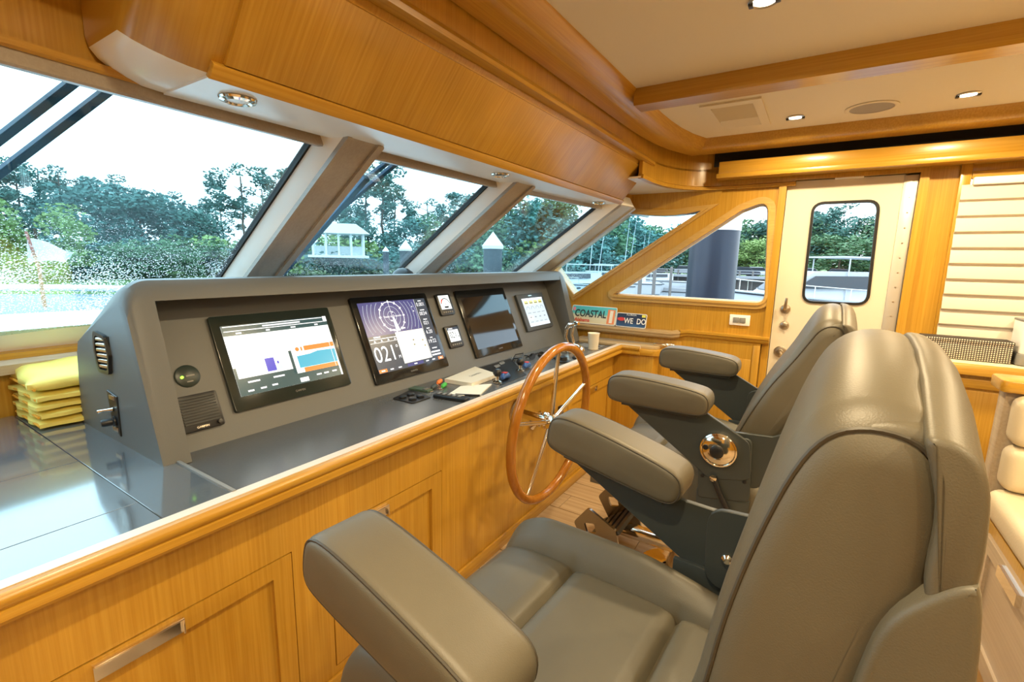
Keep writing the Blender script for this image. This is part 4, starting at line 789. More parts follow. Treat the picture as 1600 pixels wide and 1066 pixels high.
# folded yellow towels
tw = [(0.30, 1.000, 0.026, 0.00), (0.31, 1.027, 0.024, 0.03), (0.295, 1.052, 0.024, -0.03), (0.305, 1.077, 0.026, 0.02), (0.29, 1.105, 0.045, -0.06)]
names = ['lowest', 'second', 'middle', 'fourth', 'topmost']
for i, (x0, z0, h, r) in enumerate(tw):
    bm = bmesh.new(); xa, xb, ya, yb = 0.345, 0.545, 1.79, 2.04; nx, ny = 14, 14; rows = []
    lab = ('topmost folded yellow towel with orange stitched hem, at the end of the console' if i == 4 else '%s folded yellow towel in the stack beside the console' % names[i])
    for side_ in (1, -1):
        g = []
        for a in range(nx + 1):
            rr = []
            for b_ in range(ny + 1):
                u, v_ = a / nx, b_ / ny; e = min(1.0, 6 * min(u, 1 - u)) ** 0.5 * min(1.0, 6 * min(v_, 1 - v_)) ** 0.5
                hh = h * 0.5 * (0.45 + 0.55 * e) if i < 4 else h * 0.5 * (0.35 + 0.65 * e)
                x = xa + (xb - xa) * u; y = ya + (yb - ya) * v_; zc = z0 + h * 0.5
                wob = 0.0022 * math.sin(9 * u + 5 * v_ + i) + 0.0016 * math.sin(17 * v_ + 2 * i)
                tilt = (0.020 * (v_ - 0.3) + 0.010 * u) if i == 4 and side_ == 1 else 0
                X = (x - 0.445) * math.cos(r) - (y - 1.91) * math.sin(r) + 0.445 + 0.004 * math.sin(14 * v_ + i); Y = (x - 0.445) * math.sin(r) + (y - 1.91) * math.cos(r) + 1.91 + 0.004 * math.sin(11 * u + 2 * i)
                rr.append(bm.verts.new((X, Y, zc + side_ * hh * 0.96 + (wob if side_ == 1 and i == 4 else 0) + max(0, tilt))))
            g.append(rr)
        rows.append(g)
    for g in rows:
        for a in range(nx):
            for b_ in range(ny): bm.faces.new((g[a][b_], g[a + 1][b_], g[a + 1][b_ + 1], g[a][b_ + 1]))
    edge = lambda g: [g[a][0] for a in range(nx + 1)] + [g[nx][b_] for b_ in range(1, ny + 1)] + [g[a][ny] for a in range(nx - 1, -1, -1)] + [g[0][b_] for b_ in range(ny - 1, 0, -1)]
    E1, E2 = edge(rows[0]), edge(rows[1]); M = len(E1)
    for k in range(M): bm.faces.new((E1[k], E1[(k + 1) % M], E2[(k + 1) % M], E2[k]))
    tt = thing('folded_towel', lab, 'towel', (0.445, 1.91, z0), 'yellow towels stacked on the worktop')
    frombm('cloth', bm, YEL, tt, True, 70)
    tube('hem', [(xa + 0.002, ya + 0.004 + (yb - ya) * k / 8 * 0.96, z0 + h * (0.30 if i == 4 else 0.5)) for k in range(9)], 0.0035, pbr('orange_stitch', (0.85, 0.42, 0.04), 0.8), tt, 6)
dv = thing('defrost_vent', 'long dark defroster vent in the pale sill behind the towels', 'vent', (0.44, 2.05, 1.178))
prismz('recess', [(0.30, 2.035), (0.62, 2.035), (0.62, 2.075), (0.30, 2.075)], 1.1785, 1.1800, GREYP, dv); 
for k in range(3): box('bar', 0.31, 0.61, 2.040 + k * 0.012, 2.044 + k * 0.012, 1.180, 1.1835, BLACK, dv)

# ------------------------------------------------------------------ helm chairs
def pillow_bm(prof, xc, w, r, nr=5, post=None, dome=0.008, flat=False):
    bm = bmesh.new(); rings = []; m = len(prof)
    cy = sum(p[0] for p in prof) / m; cz = sum(p[1] for p in prof) / m
    secs = []
    for k in range(nr + 1):
        a = k / nr * PI / 2; secs.append((w - r + r * math.sin(a), r * (1 - math.cos(a)), 1.0))
    nseg = 6
    left = [(-x, i, s) for x, i, s in secs[::-1]]; mid = [((-(w - r)) + 2 * (w - r) * k / nseg, 0.0, 1.0) for k in range(1, nseg)]
    caps = [] if flat else [(0.78, 0.4), (0.5, 0.75), (0.22, 0.95)]
    allsec = [(-(w + dome * d), r, s) for s, d in caps[::-1]] + left + mid + secs + [(w + dome * d, r, s) for s, d in caps]
    for x, ins, s in allsec:
        pr = offset2(prof, -ins) if ins else prof
        pr = [(cy + (y - cy) * s, cz + (z - cz) * s) for y, z in pr]
        rg = []
        for y, z in pr:
            q = Vector((xc + x, y, z))
            if post: q = post(q, x)
            rg.append(bm.verts.new(q))
        rings.append(rg)
    for a, b_ in zip(rings, rings[1:]):
        for k in range(m): bm.faces.new((a[k], a[(k + 1) % m], b_[(k + 1) % m], b_[k]))
    if flat: bmesh.ops.triangulate(bm, faces=[bm.faces.new(rings[0]), bm.faces.new(rings[-1][::-1])], ngon_method='EAR_CLIP')
    for rg in (() if flat else (rings[0], rings[-1])):
        c = Vector((0, 0, 0))
        for v in rg: c += v.co
        cv = bm.verts.new(c / m)
        for k in range(m): bm.faces.new((rg[k], rg[(k + 1) % m], cv))
    return bm
def ring_path(prof, x, ins, post=None, grow=0.0, xc=0.0):
    pr = offset2(prof, -ins + grow); out = []
    for y, z in pr:
        q = Vector((xc + x, y, z)); out.append(post(q, x) if post else q)
    return out
BACKP0 = chaikin([(0.185, 0.93), (0.150, 1.03), (0.095, 1.15), (0.050, 1.235), (0.012, 1.32), (-0.012, 1.368), (-0.045, 1.387), (-0.082, 1.377), (-0.095, 1.33), (-0.096, 1.24), (-0.080, 1.18), (-0.035, 1.11), (0.04, 1.00), (0.085, 0.91), (0.135, 0.885)], 2)
def arch(q, x):
    t = max(0.0, min(1.0, (q.z - 1.10) / 0.28)); t = t * t * (3 - 2 * t); ax = min(1.0, abs(x) / 0.23)
    q.z -= t * 0.042 * ax ** 2.4
    s = max(0.0, (q.z - 1.10) / 0.28); q.x -= math.copysign(0.012, x) * s * ax if abs(x) > 1e-6 else 0
    return q
def rot2(pts, c, a, sh=(0, 0)):
    ca, sa = math.cos(a), math.sin(a)
    return [(c[0] + (y - c[0]) * ca - (z - c[1]) * sa + sh[0], c[1] + (y - c[0]) * sa + (z - c[1]) * ca + sh[1]) for y, z in pts]
def helm_chair(cx, dy, dz, lab, recline, arm_a):
    c = thing('helm_chair', lab, 'chair', (1.79, 0.30, FZ), 'helm chairs')
    X0 = 1.79
    UP = recline == 1
    def sh(pts): return [(y + 0.024, z) for y, z in chaikin(pts, 2)]
    BACKP = sh([(0.10, 0.90), (0.078, 1.0), (0.062, 1.07), (0.050, 1.17), (0.030, 1.28), (0.010, 1.355), (-0.012, 1.390), (-0.045, 1.402), (-0.082, 1.394), (-0.100, 1.360), (-0.102, 1.28), (-0.092, 1.22), (-0.076, 1.14), (-0.052, 1.0), (-0.02, 0.90), (0.04, 0.875)]) if UP else BACKP0
    bk = frombm('backrest', pillow_bm(BACKP, X0, 0.23, 0.034, 7, arch, 0.0, True), LEATH, c, True, 60)
    for s in (-1, 1):
        rp_ = ring_path(BACKP, s * 0.222, 0.0115, arch, 0.0006, X0); tube('piping', rp_[:int(len(rp_) * 0.56)], 0.0022, LEATHD, bk, 6)
    # rear shell: rim behind the cushion and the stepped lower cover
    if UP:
        RIM = sh([(-0.070, 1.400), (-0.094, 1.397), (-0.108, 1.378), (-0.112, 1.34), (-0.112, 1.29), (-0.106, 1.26), (-0.090, 1.25), (-0.084, 1.28), (-0.086, 1.34), (-0.078, 1.376)])
        LOW = sh([(-0.115, 1.296), (-0.104, 1.294), (-0.088, 1.274), (-0.066, 1.236), (-0.056, 1.17), (-0.045, 1.05), (-0.03, 0.95), (0.0, 0.87), (-0.07, 0.865), (-0.105, 1.0), (-0.121, 1.15)])
    else:
        RIM = chaikin([(-0.066, 1.388), (-0.094, 1.384), (-0.108, 1.365), (-0.112, 1.32), (-0.112, 1.22), (-0.104, 1.185), (-0.094, 1.175), (-0.088, 1.20), (-0.089, 1.24), (-0.089, 1.34), (-0.082, 1.366)], 2)
        LOW = chaikin([(-0.116, 1.215), (-0.104, 1.214), (-0.086, 1.200), (-0.050, 1.148), (0.03, 1.02), (0.105, 0.905), (0.098, 0.872), (0.03, 0.868), (-0.02, 0.95), (-0.085, 1.08), (-0.118, 1.16)], 2)
    frombm('back_pan', pillow_bm([(y - 0.012, z - 0.006) for y, z in BACKP], X0, 0.222, 0.006, 3, arch, 0.0, True), LEATH, bk, True, 50)
    frombm('back_rim', pillow_bm(RIM, X0, 0.238, 0.006, 4, arch, 0.0, True), LEATH, bk, True, 50)
    frombm('back_cover', pillow_bm(LOW, X0, 0.242, 0.006, 4, arch, 0.002, True), LEATH, bk, True, 50)
    # seat: height field with side bolsters, rolled front and two cross seams
    nx, ny = 72, 112; bm = bmesh.new(); gt = []; gb = []
    for a in range(nx + 1):
        rt = []; rb = []
        for b_ in range(ny + 1):
            u = -1 + 2 * a / nx; v_ = b_ / ny; x = 0.262 * u; y = 0.06 + 0.565 * v_
            z = 0.815 + 0.006 * math.sin(PI * v_)
            bo = max(0.0, (abs(u) - 0.68) / 0.22); bo = min(1.0, bo); bo = bo * bo * (3 - 2 * bo)
            fr = max(0.0, (v_ - 0.80) / 0.2)
            rear = max(0.0, (0.42 - v_) / 0.42)
            z += bo * (0.058 * (1 - 0.55 * fr ** 2) * (1 - 0.75 * rear ** 1.3))
            z -= 0.022 * fr ** 2
            for ys in (0.430, 0.205):
                d = abs(y - ys)
                if d < 0.03 and abs(u) < 0.74: z -= 0.016 * math.exp(-(d / 0.0055) ** 2) + 0.007 * math.exp(-(d / 0.02) ** 2)
            d = abs(abs(u) - 0.72) * 0.262
            z -= 0.012 * math.exp(-(d / 0.0055) ** 2)
            ex = (1 - abs(u)) * 0.262; ey = min(v_ * 0.565, (1 - v_) * 0.565); R = 0.038
            for e in (ex, ey):
                if e < R: z -= R - math.sqrt(max(0, R * R - (R - e) ** 2))
            rt.append(bm.verts.new((X0 + x, y, z))); zb = 0.70
            rb.append(bm.verts.new((X0 + x, y, zb)))
        gt.append(rt); gb.append(rb)
    for g in (gt, gb):
        for a in range(nx):
            for b_ in range(ny): bm.faces.new((g[a][b_], g[a + 1][b_], g[a + 1][b_ + 1], g[a][b_ + 1]))
    for a in range(nx): bm.faces.new((gt[a][0], gt[a + 1][0], gb[a + 1][0], gb[a][0])); bm.faces.new((gt[a][ny], gt[a + 1][ny], gb[a + 1][ny], gb[a][ny]))
    for b_ in range(ny): bm.faces.new((gt[0][b_], gt[0][b_ + 1], gb[0][b_ + 1], gb[0][b_])); bm.faces.new((gt[nx][b_], gt[nx][b_ + 1], gb[nx][b_ + 1], gb[nx][b_]))
    frombm('seat', bm, LEATH, c, True, 80)
    rear = frombm('lumbar_roll', pillow_bm(chaikin([(0.02, 0.70), (0.13, 0.70), (0.14, 0.78), (0.11, 0.85), (0.03, 0.85), (0.0, 0.78)], 2), X0, 0.24, 0.03, 4), LEATH, c, True, 60)
    # arms
    def ra(pts): return rot2(pts, (0.545, 1.115), arm_a, (0.0, -0.09 * arm_a))
    ARM = ra(chaikin([(0.549, 1.100), (0.546, 1.060), (0.520, 1.047), (0.40, 1.046), (0.30, 1.046), (0.245, 1.048), (0.226, 1.070), (0.230, 1.112), (0.265, 1.128), (0.40, 1.140), (0.505, 1.143), (0.542, 1.130)], 2))
    for s, xc in ((-1, -0.302), (1, 0.305)):
        ar = frombm('armrest_pad', pillow_bm(ARM, X0 + xc, 0.051, 0.016, 5, None, 0.003), LEATH, c, True, 60)
        for q in (-1, 1): tube('piping', ring_path(ARM, q * 0.0455, 0.0045, None, 0.0006, X0 + xc), 0.0020, LEATHD, ar, 6, True)
        br = prismx('arm_bracket', rpoly(ra([(0.515, 1.052), (0.24, 1.052)]) + [(0.115, 0.985), (0.100, 0.87), (0.215, 0.845)] + ra([(0.475, 1.022)]), [0.01, 0.01, 0.03, 0.03, 0.03, 0.02], 4), X0 + xc - 0.006, X0 + xc + 0.006, CHARM, c, 0.0015, 1)
        prismx('pad_rail', ra([(0.26, 1.038), (0.50, 1.038), (0.50, 1.050), (0.26, 1.050)]), X0 + xc - 0.034, X0 + xc + 0.034, CHARM, br, 0.003)
        xi = xc - s * 0.020
        pv = prismx('pivot_plate', rpoly([(0.19, 1.000), (0.06, 1.010), (0.0, 1.04), (0.02, 0.93), (0.085, 0.84), (0.185, 0.835)], [0.04, 0.01, 0.01, 0.02, 0.03, 0.04], 5), X0 + xi - 0.006, X0 + xi + 0.006, CHARM, c, 0.0015, 1)
        lathe('bolt', [(0.011, 0), (0.011, 0.004), (0.006, 0.009), (0, 0.010)], (X0 + xi - 0.006, 0.145, 0.905), (-1, 0, 0), CHROME, pv, 14)
        lathe('bolt', [(0.010, 0), (0.010, 0.004), (0.006, 0.008), (0, 0.009)], (X0 + xi - 0.006, 0.125, 0.855), (-1, 0, 0), BLACK, pv, 14)
    # outboard recliner disc and lever on the port side
    dk = lathe('recliner_disc', [(0.052, -0.012), (0.054, 0.002), (0.052, 0.008), (0.048, 0.010), (0.046, 0.007), (0.040, 0.010), (0.026, 0.014), (0, 0.016)], (X0 - 0.316, 0.196, 0.948), (-1, 0, 0), CHROME, c, 32)
    lathe('dark_cap', [(0.020, 0), (0.020, 0.010), (0.014, 0.013), (0, 0.013)], (X0 - 0.328, 0.198, 0.946), (-1, 0, 0), BLACK, dk, 20); lathe('dark_button', [(0.008, 0), (0.008, 0.006), (0, 0.007)], (X0 - 0.325, 0.231, 0.952), (-1, 0, 0), BLACK, dk, 14)
    sp_ = prismx('side_plate', rpoly([(0.255, 0.955), (0.11, 1.0), (0.10, 0.80), (0.245, 0.775)], [0.02, 0.02, 0.02, 0.01], 4), X0 - 0.305, X0 - 0.293, CHARM, c, 0.0015, 1)
    tube('lever', [(X0 - 0.312, 0.203, 0.857), (X0 - 0.318, 0.185, 0.82), (X0 - 0.318, 0.150, 0.755)], [0.010, 0.008, 0.010], BLACK, sp_, 8); lathe('lever_bolt', [(0.010, 0), (0.010, 0.006), (0, 0.008)], (X0 - 0.316, 0.203, 0.855), (-1, 0, 0), CHROME, sp_, 12)
    for y, z in ((0.236, 0.85), (0.118, 0.862)): lathe('lever_bolt', [(0.006, 0), (0.006, 0.003), (0, 0.004)], (X0 - 0.305, y, z), (-1, 0, 0), BLACK, sp_, 10)
    box('seat_frame', X0 - 0.295, X0 + 0.295, 0.10, 0.50, 0.672, 0.70, CHARM, c, 0.006)
    box('side_skirt', X0 - 0.30, X0 - 0.288, 0.10, 0.25, 0.69, 0.80, CHARM, c, 0.002); box('side_skirt', X0 + 0.288, X0 + 0.30, 0.10, 0.25, 0.69, 0.86, CHARM, c, 0.002)
    zf = FZ - dz
    lathe('pedestal', [(0.062, zf + 0.035), (0.058, zf + 0.06), (0.045, zf + 0.10), (0.045, 0.60), (0.07, 0.66), (0.09, 0.675)], (X0, 0.33, 0), (0, 0, 1), CHROME, c, 24)
    lathe('pedestal_base', [(0.17, zf), (0.17, zf + 0.012), (0.15, zf + 0.020), (0.08, zf + 0.034), (0.06, zf + 0.05)], (X0, 0.33, 0), (0, 0, 1), CHROME, c, 32)
    sl = tube('slide_lever', [(X0 - 0.14, 0.23, 0.685), (X0 - 0.20, 0.235, 0.66), (X0 - 0.25, 0.24, 0.655)], 0.006, CHROME, c, 8); tube('lever_handle', [(X0 - 0.245, 0.20, 0.655), (X0 - 0.245, 0.29, 0.655)], 0.006, CHROME, sl, 8); tube('lever_handle', [(X0 - 0.215, 0.215, 0.655), (X0 - 0.22, 0.21, 0.60)], [0.004, 0.006], CHROME, sl, 8)
    # footrest on the pedestal
    fo = box('footrest_arm', X0 - 0.03, X0 + 0.03, 0.36, 0.60, zf + 0.10, zf + 0.14, CHROME, c, 0.006)
    for s in (-1, 1):
        holed('footrest_cheek', rpoly([(0.53, zf + 0.05), (0.66, zf + 0.03), (0.74, zf + 0.16), (0.68, zf + 0.24), (0.56, zf + 0.18)], 0.02, 4), [rpoly([(0.60, zf + 0.07), (0.64, zf + 0.06), (0.65, zf + 0.09), (0.61, zf + 0.10)], 0.008, 3), rpoly([(0.64, zf + 0.14), (0.68, zf + 0.13), (0.695, zf + 0.17), (0.65, zf + 0.18)], 0.008, 3)], lambda u, v, d, s=s: (X0 + s * 0.13 + d - 0.006, u, v), 0.012, pbr('dark_polished_steel', (0.32, 0.30, 0.27), 0.22, 1.0), fo)
    for k in range(5): prism('footrest_rib', [(X0 - 0.13, 0.545 + k * 0.034, zf + 0.165 - k * 0.026), (X0 - 0.13, 0.565 + k * 0.034, zf + 0.150 - k * 0.026), (X0 - 0.13, 0.575 + k * 0.034, zf + 0.160 - k * 0.026), (X0 - 0.13, 0.555 + k * 0.034, zf + 0.175 - k * 0.026)], (0.26, 0, 0), BLACK, fo, 0.002, 1)
    c.location = (cx, 0.30 + dy, FZ + dz); c.rotation_euler = (0, 0, math.radians(-3.5) if UP else 0)
    return c
helm_chair(1.79, 0.0, 0.0, 'taupe leather helm chair farther away, behind the steering wheel, with a chrome side disc', 0.0, 0.0)
helm_chair(0.66, -0.04, 0.03, 'large taupe leather helm chair in the foreground, seen from behind its left arm', 1, math.radians(9.5))

# ------------------------------------------------------------------ settee, shelf, blind and boxes at the starboard quarter
se = thing('settee', 'ivory upholstered settee with a panelled wooden base, behind the near chair', 'settee', (1.6, -1.0, FZ))
SY = -0.50
base = box('base', 1.00, 1.90, -2.2, SY, FZ, 0.775, WZ, se, 0.003)
d = holed('base_door', [(1.30, 0.41), (1.812, 0.41), (1.812, 0.745), (1.30, 0.745)], [[(1.35, 0.46), (1.765, 0.46), (1.765, 0.70), (1.35, 0.70)]], lambda u, v, dd: (u, SY + 0.010 - dd, v), 0.0105, WPALE, se)
box('inset_panel', 1.345, 1.77, SY - 0.001, SY + 0.002, 0.455, 0.705, WPALE, d)
holed('handle', [(1.50, 0.705), (1.64, 0.705), (1.64, 0.738), (1.50, 0.738)], [], lambda u, v, dd: (u, SY + 0.022 - dd, v), 0.012, CHROME, d)
box('seat_cushion', 1.02, 1.88, -2.2, SY + 0.012, 0.775, 0.870, IVORY, se, 0.035, 5)
box('back_cushion', 1.815, 1.895, -2.2, SY - 0.005, 0.872, 1.005, IVORY, se, 0.03, 5); box('back_cushion', 1.815, 1.895, -2.2, SY - 0.005, 1.008, 1.150, IVORY, se, 0.03, 5)
box('back_panel', 1.897, 1.955, -2.2, SY + 0.004, FZ, 1.155, WPALE, se, 0.004)
prismz('cap_rail', rpoly([(1.865, SY + 0.022), (1.985, SY + 0.022), (1.985, -2.2), (1.865, -2.2)], [0.02, 0.02, 0, 0], 4), 1.152, 1.188, WY, se, 0.006)

sb = thing('side_cabinet', 'wooden side cabinet with a pale shelf top aft of the door', 'cabinet', (2.85, -1.2, FZ))
box('carcase', 2.735, SX, -2.2, -0.43, FZ, 1.062, WZ, sb); box('door_panel', 2.725, 2.736, -2.1, -0.47, 0.42, 0.985, WZ, sb, 0.003); box('rail', 2.722, 2.736, -2.2, -0.43, 0.995, 1.035, WY, sb, 0.002)
box('shelf_top', 2.722, SX, -2.2, -0.425, 1.062, 1.098, pbr('shelf_laminate', (0.78, 0.66, 0.45), 0.45), sb)
sweep('shelf_edge', [(2.99, -0.410, 1.10), (2.715, -0.410, 1.10), (2.700, -0.425, 1.10), (2.700, -2.2, 1.10)], [(0.0, -0.045), (0.0, -0.010), (-0.006, 0.0), (-0.022, 0.0), (-0.022, -0.045)], WY, sb)
bl = thing('window_blind', 'cream pleated window blind closed over the window aft of the door', 'blind', (2.97, -1.2, 1.14))
box('head_rail', 2.955, 2.995, -1.95, -0.54, 1.872, 1.905, WHITE, bl, 0.004)
nb = 10; zt, zb_ = 1.872, 1.165; hgt = (zt - zb_) / nb
me_s = prismy('slat', [(2.974, 0.002), (2.968, -hgt * 0.25), (2.962, -hgt * 0.65), (2.961, -hgt * 0.88), (2.970, -hgt * 1.0), (2.978, -hgt * 1.03), (2.978, -hgt * 0.98), (2.966, -hgt * 0.84), (2.972, -hgt * 0.25), (2.978, 0.004)], -1.95, -0.505, BLIND, bl)
me_s.location = (0, 0, 0); 
for k in range(nb):
    o = me_s if k == 0 else me_s.copy()
    if k: COL.objects.link(o)
    o.location = (0, 0, zt - k * hgt)
box('bottom_rail', 2.955, 2.99, -1.95, -0.505, 1.145, 1.165, GREYP, bl, 0.004)
gx = mk('window_6', [(3.06, BW[0], BW[2]), (3.06, BW[1], BW[2]), (3.06, BW[1], BW[3]), (3.06, BW[0], BW[3])], [(0, 1, 2, 3)], GL_S); struct(gx)
def weave_mat():
    m = bpy.data.materials.new('black_white_weave'); m.use_nodes = True; n = m.node_tree.nodes; l = m.node_tree.links; b = n['Principled BSDF']; b.inputs['Roughness'].default_value = 0.7
    t = n.new('ShaderNodeTexCoord'); mp = n.new('ShaderNodeMapping'); mp.inputs['Location'].default_value = (0.3, 0.3, 0.3)
    sp = n.new('ShaderNodeSeparateXYZ'); l.new(t.outputs['Object'], mp.inputs[0]); l.new(mp.outputs[0], sp.inputs[0]); prod = None
    for ax in (1, 2):
        s = n.new('ShaderNodeMath'); s.operation = 'MULTIPLY'; s.inputs[1].default_value = 2 * PI / 0.0085; l.new(sp.outputs[ax], s.inputs[0])
        q = n.new('ShaderNodeMath'); q.operation = 'SINE'; l.new(s.outputs[0], q.inputs[0])
        if prod is None: prod = q
        else:
            k = n.new('ShaderNodeMath'); k.operation = 'MINIMUM'; l.new(prod.outputs[0], k.inputs[0]); l.new(q.outputs[0], k.inputs[1]); prod = k
    r = n.new('ShaderNodeValToRGB'); r.color_ramp.interpolation = 'LINEAR'; r.color_ramp.elements[0].position = 0.0; r.color_ramp.elements[0].color = (0.03, 0.025, 0.02, 1); r.color_ramp.elements[1].position = 0.12; r.color_ramp.elements[1].color = (0.72, 0.66, 0.56, 1)
    ad = n.new('ShaderNodeMath'); ad.operation = 'ADD'; ad.inputs[1].default_value = 0.30; l.new(prod.outputs[0], ad.inputs[0]); l.new(ad.outputs[0], r.inputs['Fac']); l.new(r.outputs['Color'], b.inputs['Base Color']); return m
bx = thing('woven_box', 'long low black-and-white woven box on the shelf below the blind', 'box', (2.86, -0.58, 1.10))
WV = weave_mat(); prismz('body', [(2.825, -0.445), (2.925, -0.440), (2.925, -0.735), (2.825, -0.735)], 1.10, 1.190, WV, bx, 0.003); prismz('lid', [(2.822, -0.442), (2.928, -0.437), (2.928, -0.738), (2.822, -0.738)], 1.178, 1.194, WV, bx, 0.003)
wb = thing('white_box', 'white box with a grey base at the right edge, beside the woven box', 'box', (2.88, -0.84, 1.10))
prismz('grey_base', rpoly([(2.80, -0.748), (2.96, -0.748), (2.96, -0.95), (2.80, -0.95)], 0.02, 4), 1.10, 1.150, GREYP, wb, 0.004)
prismz('body', rpoly([(2.805, -0.752), (2.955, -0.752), (2.955, -0.945), (2.805, -0.945)], 0.018, 4), 1.150, 1.285, WHITE, wb, 0.003); prismz('lid', rpoly([(2.803, -0.750), (2.957, -0.750), (2.957, -0.947), (2.803, -0.947)], 0.018, 4), 1.285, 1.293, GREYP, wb, 0.002)

# ------------------------------------------------------------------ wipers, foredeck and flag outside the windshield
def wiper(nm, lab, pts_list, blade=None):
    t = thing(nm, lab, 'wiper', tuple(wp(pts_list[0][0][0], pts_list[0][0][1], -0.04)))
    for pl in pts_list:
        P = [wp(x, k, -0.055) for x, k in pl]; a, b_ = P[0], P[-1]; dr_ = (b_ - a).normalized(); sd = dr_.cross(WN).normalized()
        prism('arm', [a + sd * 0.009, a - sd * 0.009, b_ - sd * 0.008, b_ + sd * 0.008], -WN * 0.014, BLUEW, t, 0.002, 1)
    if blade:
        P = [wp(x, k, -0.030) for x, k in blade]; a, b_ = P[0], P[-1]; sd = (b_ - a).cross(WN).normalized()
        prism('blade', [a + sd * 0.012, a - sd * 0.012, b_ - sd * 0.012, b_ + sd * 0.012], -WN * 0.022, BLUEW, t, 0.003, 1)
    return t
def ext(a, b_, s): return (a[0] + (b_[0] - a[0]) * s, a[1] + (b_[1] - a[1]) * s)
wiper('windshield_wiper', 'pair of blue-black wiper arms crossing the top of the large left pane', [[(0.395, -0.01), ext((0.376, 0.033), (0.282, 0.248), 2.6)], [(0.450, -0.01), ext((0.431, 0.034), (0.291, 0.355), 1.9)]])
wiper('windshield_wiper', 'dark wiper with twin arms and a long blade on the second pane', [[(1.229, 0.01), (1.127, 0.304)], [(1.260, 0.01), (1.150, 0.45)]], [(1.155, 0.12), (1.125, 0.80)])

fdk = struct(prismz('foredeck', [(PX - 1.2, 2.13), (3.6, 2.13), (3.3, 3.2), (1.6, 4.0), (0.0, 4.2), (PX - 0.5, 3.6)], 0.95, 1.12, GEL), 'white foredeck just outside the windshield', 'deck')
fdk.name = 'deck_forward'
NSK = pbr('grey_nonskid', (0.20, 0.24, 0.27), 0.6, noise=(60, 0.25))
bowpts = [(-3.0, 2.2), (4.6, 2.2), (4.5, 5.0), (4.0, 8.0), (3.0, 10.2), (1.9, 11.3), (0.75, 11.8), (-0.4, 11.3), (-1.5, 10.2), (-2.5, 8.0), (-3.0, 5.0)]
hull = struct(prismz('deck_bow', bowpts, 0.2, 0.80, NSK), 'grey non-skid bow deck beyond the windshield', 'deck')
rail_c = [Vector((x, y, 0.90)) for x, y in bowpts[1:]] 
tl_ = tube('toe_rail', catmull(rail_c, 5), 0.055, GEL, hull, 8)
fs = thing('bow_flag', 'white flag flying from a red-capped staff on the bow', 'flag', (1.25, 8.6, 0.80))
def far(u, D, z=0.0):
    dv = -(CR[2][0] * (u - 800) + CR[2][2] * 735) / CR[2][1]
    d = Vector((CR[0][0] * (u - 800) + CR[0][1] * dv + CR[0][2] * 735, CR[1][0] * (u - 800) + CR[1][1] * dv + CR[1][2] * 735)).normalized()
    return Vector((EYE.x + d.x * D, EYE.y + d.y * D, z))
def farz(u, v, D):
    a, b_ = u - 800, v - 533; r = [CR[i][0] * a + CR[i][1] * b_ + CR[i][2] * 735 for i in range(3)]
    return EYE.z + D * r[2] / math.hypot(r[0], r[1])
FD = 8.5; p0 = far(57, FD); 
fs.location = (p0.x, p0.y, 0.80); fs.matrix_basis = Matrix.Translation((p0.x, p0.y, 0.80))
z_b, z_t = farz(57, 419, FD), farz(45, 362, FD); pt = far(45, FD)
tube('staff', [(p0.x, p0.y, 0.80), (p0.x, p0.y, z_b), (pt.x, pt.y, z_t)], [0.022, 0.02, 0.016], pbr('flag_staff_red', (0.45, 0.16, 0.12), 0.5), fs, 8)
e1 = far(122, FD); fl = []; nu, nv = 14, 6
for i in range(nu + 1):
    for j in range(nv + 1):
        u, v_ = i / nu, j / nv; base_ = Vector((pt.x, pt.y, 0)).lerp(Vector((e1.x, e1.y, 0)), u); zt_ = farz(48 + 70 * u, 372 + 24 * u, FD); zb2 = farz(52 + 70 * u, 412 - 8 * u, FD)
        fl.append((base_.x + 0.10 * math.sin(5 * u) * 0.6, base_.y + 0.14 * math.sin(6 * u + v_), zt_ + (zb2 - zt_) * v_ + 0.02 * math.sin(7 * u)))
mk('flag_cloth', fl, [(i * (nv + 1) + j, (i + 1) * (nv + 1) + j, (i + 1) * (nv + 1) + j + 1, i * (nv + 1) + j + 1) for i in range(nu) for j in range(nv)], pbr('flag_white', (0.85, 0.86, 0.86), 0.7), fs, True, 80)

# ------------------------------------------------------------------ water and banks
def water_mat():
    m = pbr('harbour_water', (0.16, 0.20, 0.23), 0.2, spec=0.4); n = m.node_tree.nodes; l = m.node_tree.links; b = n['Principled BSDF']
    t = n.new('ShaderNodeTexCoord'); z = n.new('ShaderNodeTexNoise'); z.inputs['Scale'].default_value = 0.9; z.inputs['Detail'].default_value = 4
    bp = n.new('ShaderNodeBump'); bp.inputs['Strength'].default_value = 0.5; bp.inputs['Distance'].default_value = 0.15
    l.new(t.outputs['Object'], z.inputs['Vector']); l.new(z.outputs['Fac'], bp.inputs['Height']); l.new(bp.outputs['Normal'], b.inputs['Normal']); return m
WLZ = -2.5
struct(mk('water', [(-400, -400, WLZ), (500, -400, WLZ), (500, 500, WLZ), (-400, 500, WLZ)], [(0, 1, 2, 3)], water_mat()), 'rippled grey harbour water outside the windows', 'water')
GRASS = pbr('bank_grass', (0.12, 0.20, 0.06), 0.9, noise=(0.6, 0.45))
us = [-900, -600, -300, 0, 200, 400, 600, 750, 900, 1050, 1200, 1350, 1500, 1700, 2100, 2600]
Din = [80, 70, 60, 52, 55, 60, 62, 70, 84, 92, 92, 92, 95, 100, 110, 120]
v = []; f = []
for u, D in zip(us, Din):
    v += [far(u, D - 2, WLZ - 0.2), far(u, D, -1.5), far(u, D + 25, -1.0), far(u, 330, 2.0)]
for i in range(len(us) - 1):
    for j in range(3): f.append((4 * i + j, 4 * i + j + 1, 4 * i + 5 + j, 4 * i + 4 + j))
struct(mk('ground_bank', v, f, GRASS, None, True, 60), 'green far bank of the harbour', 'ground')

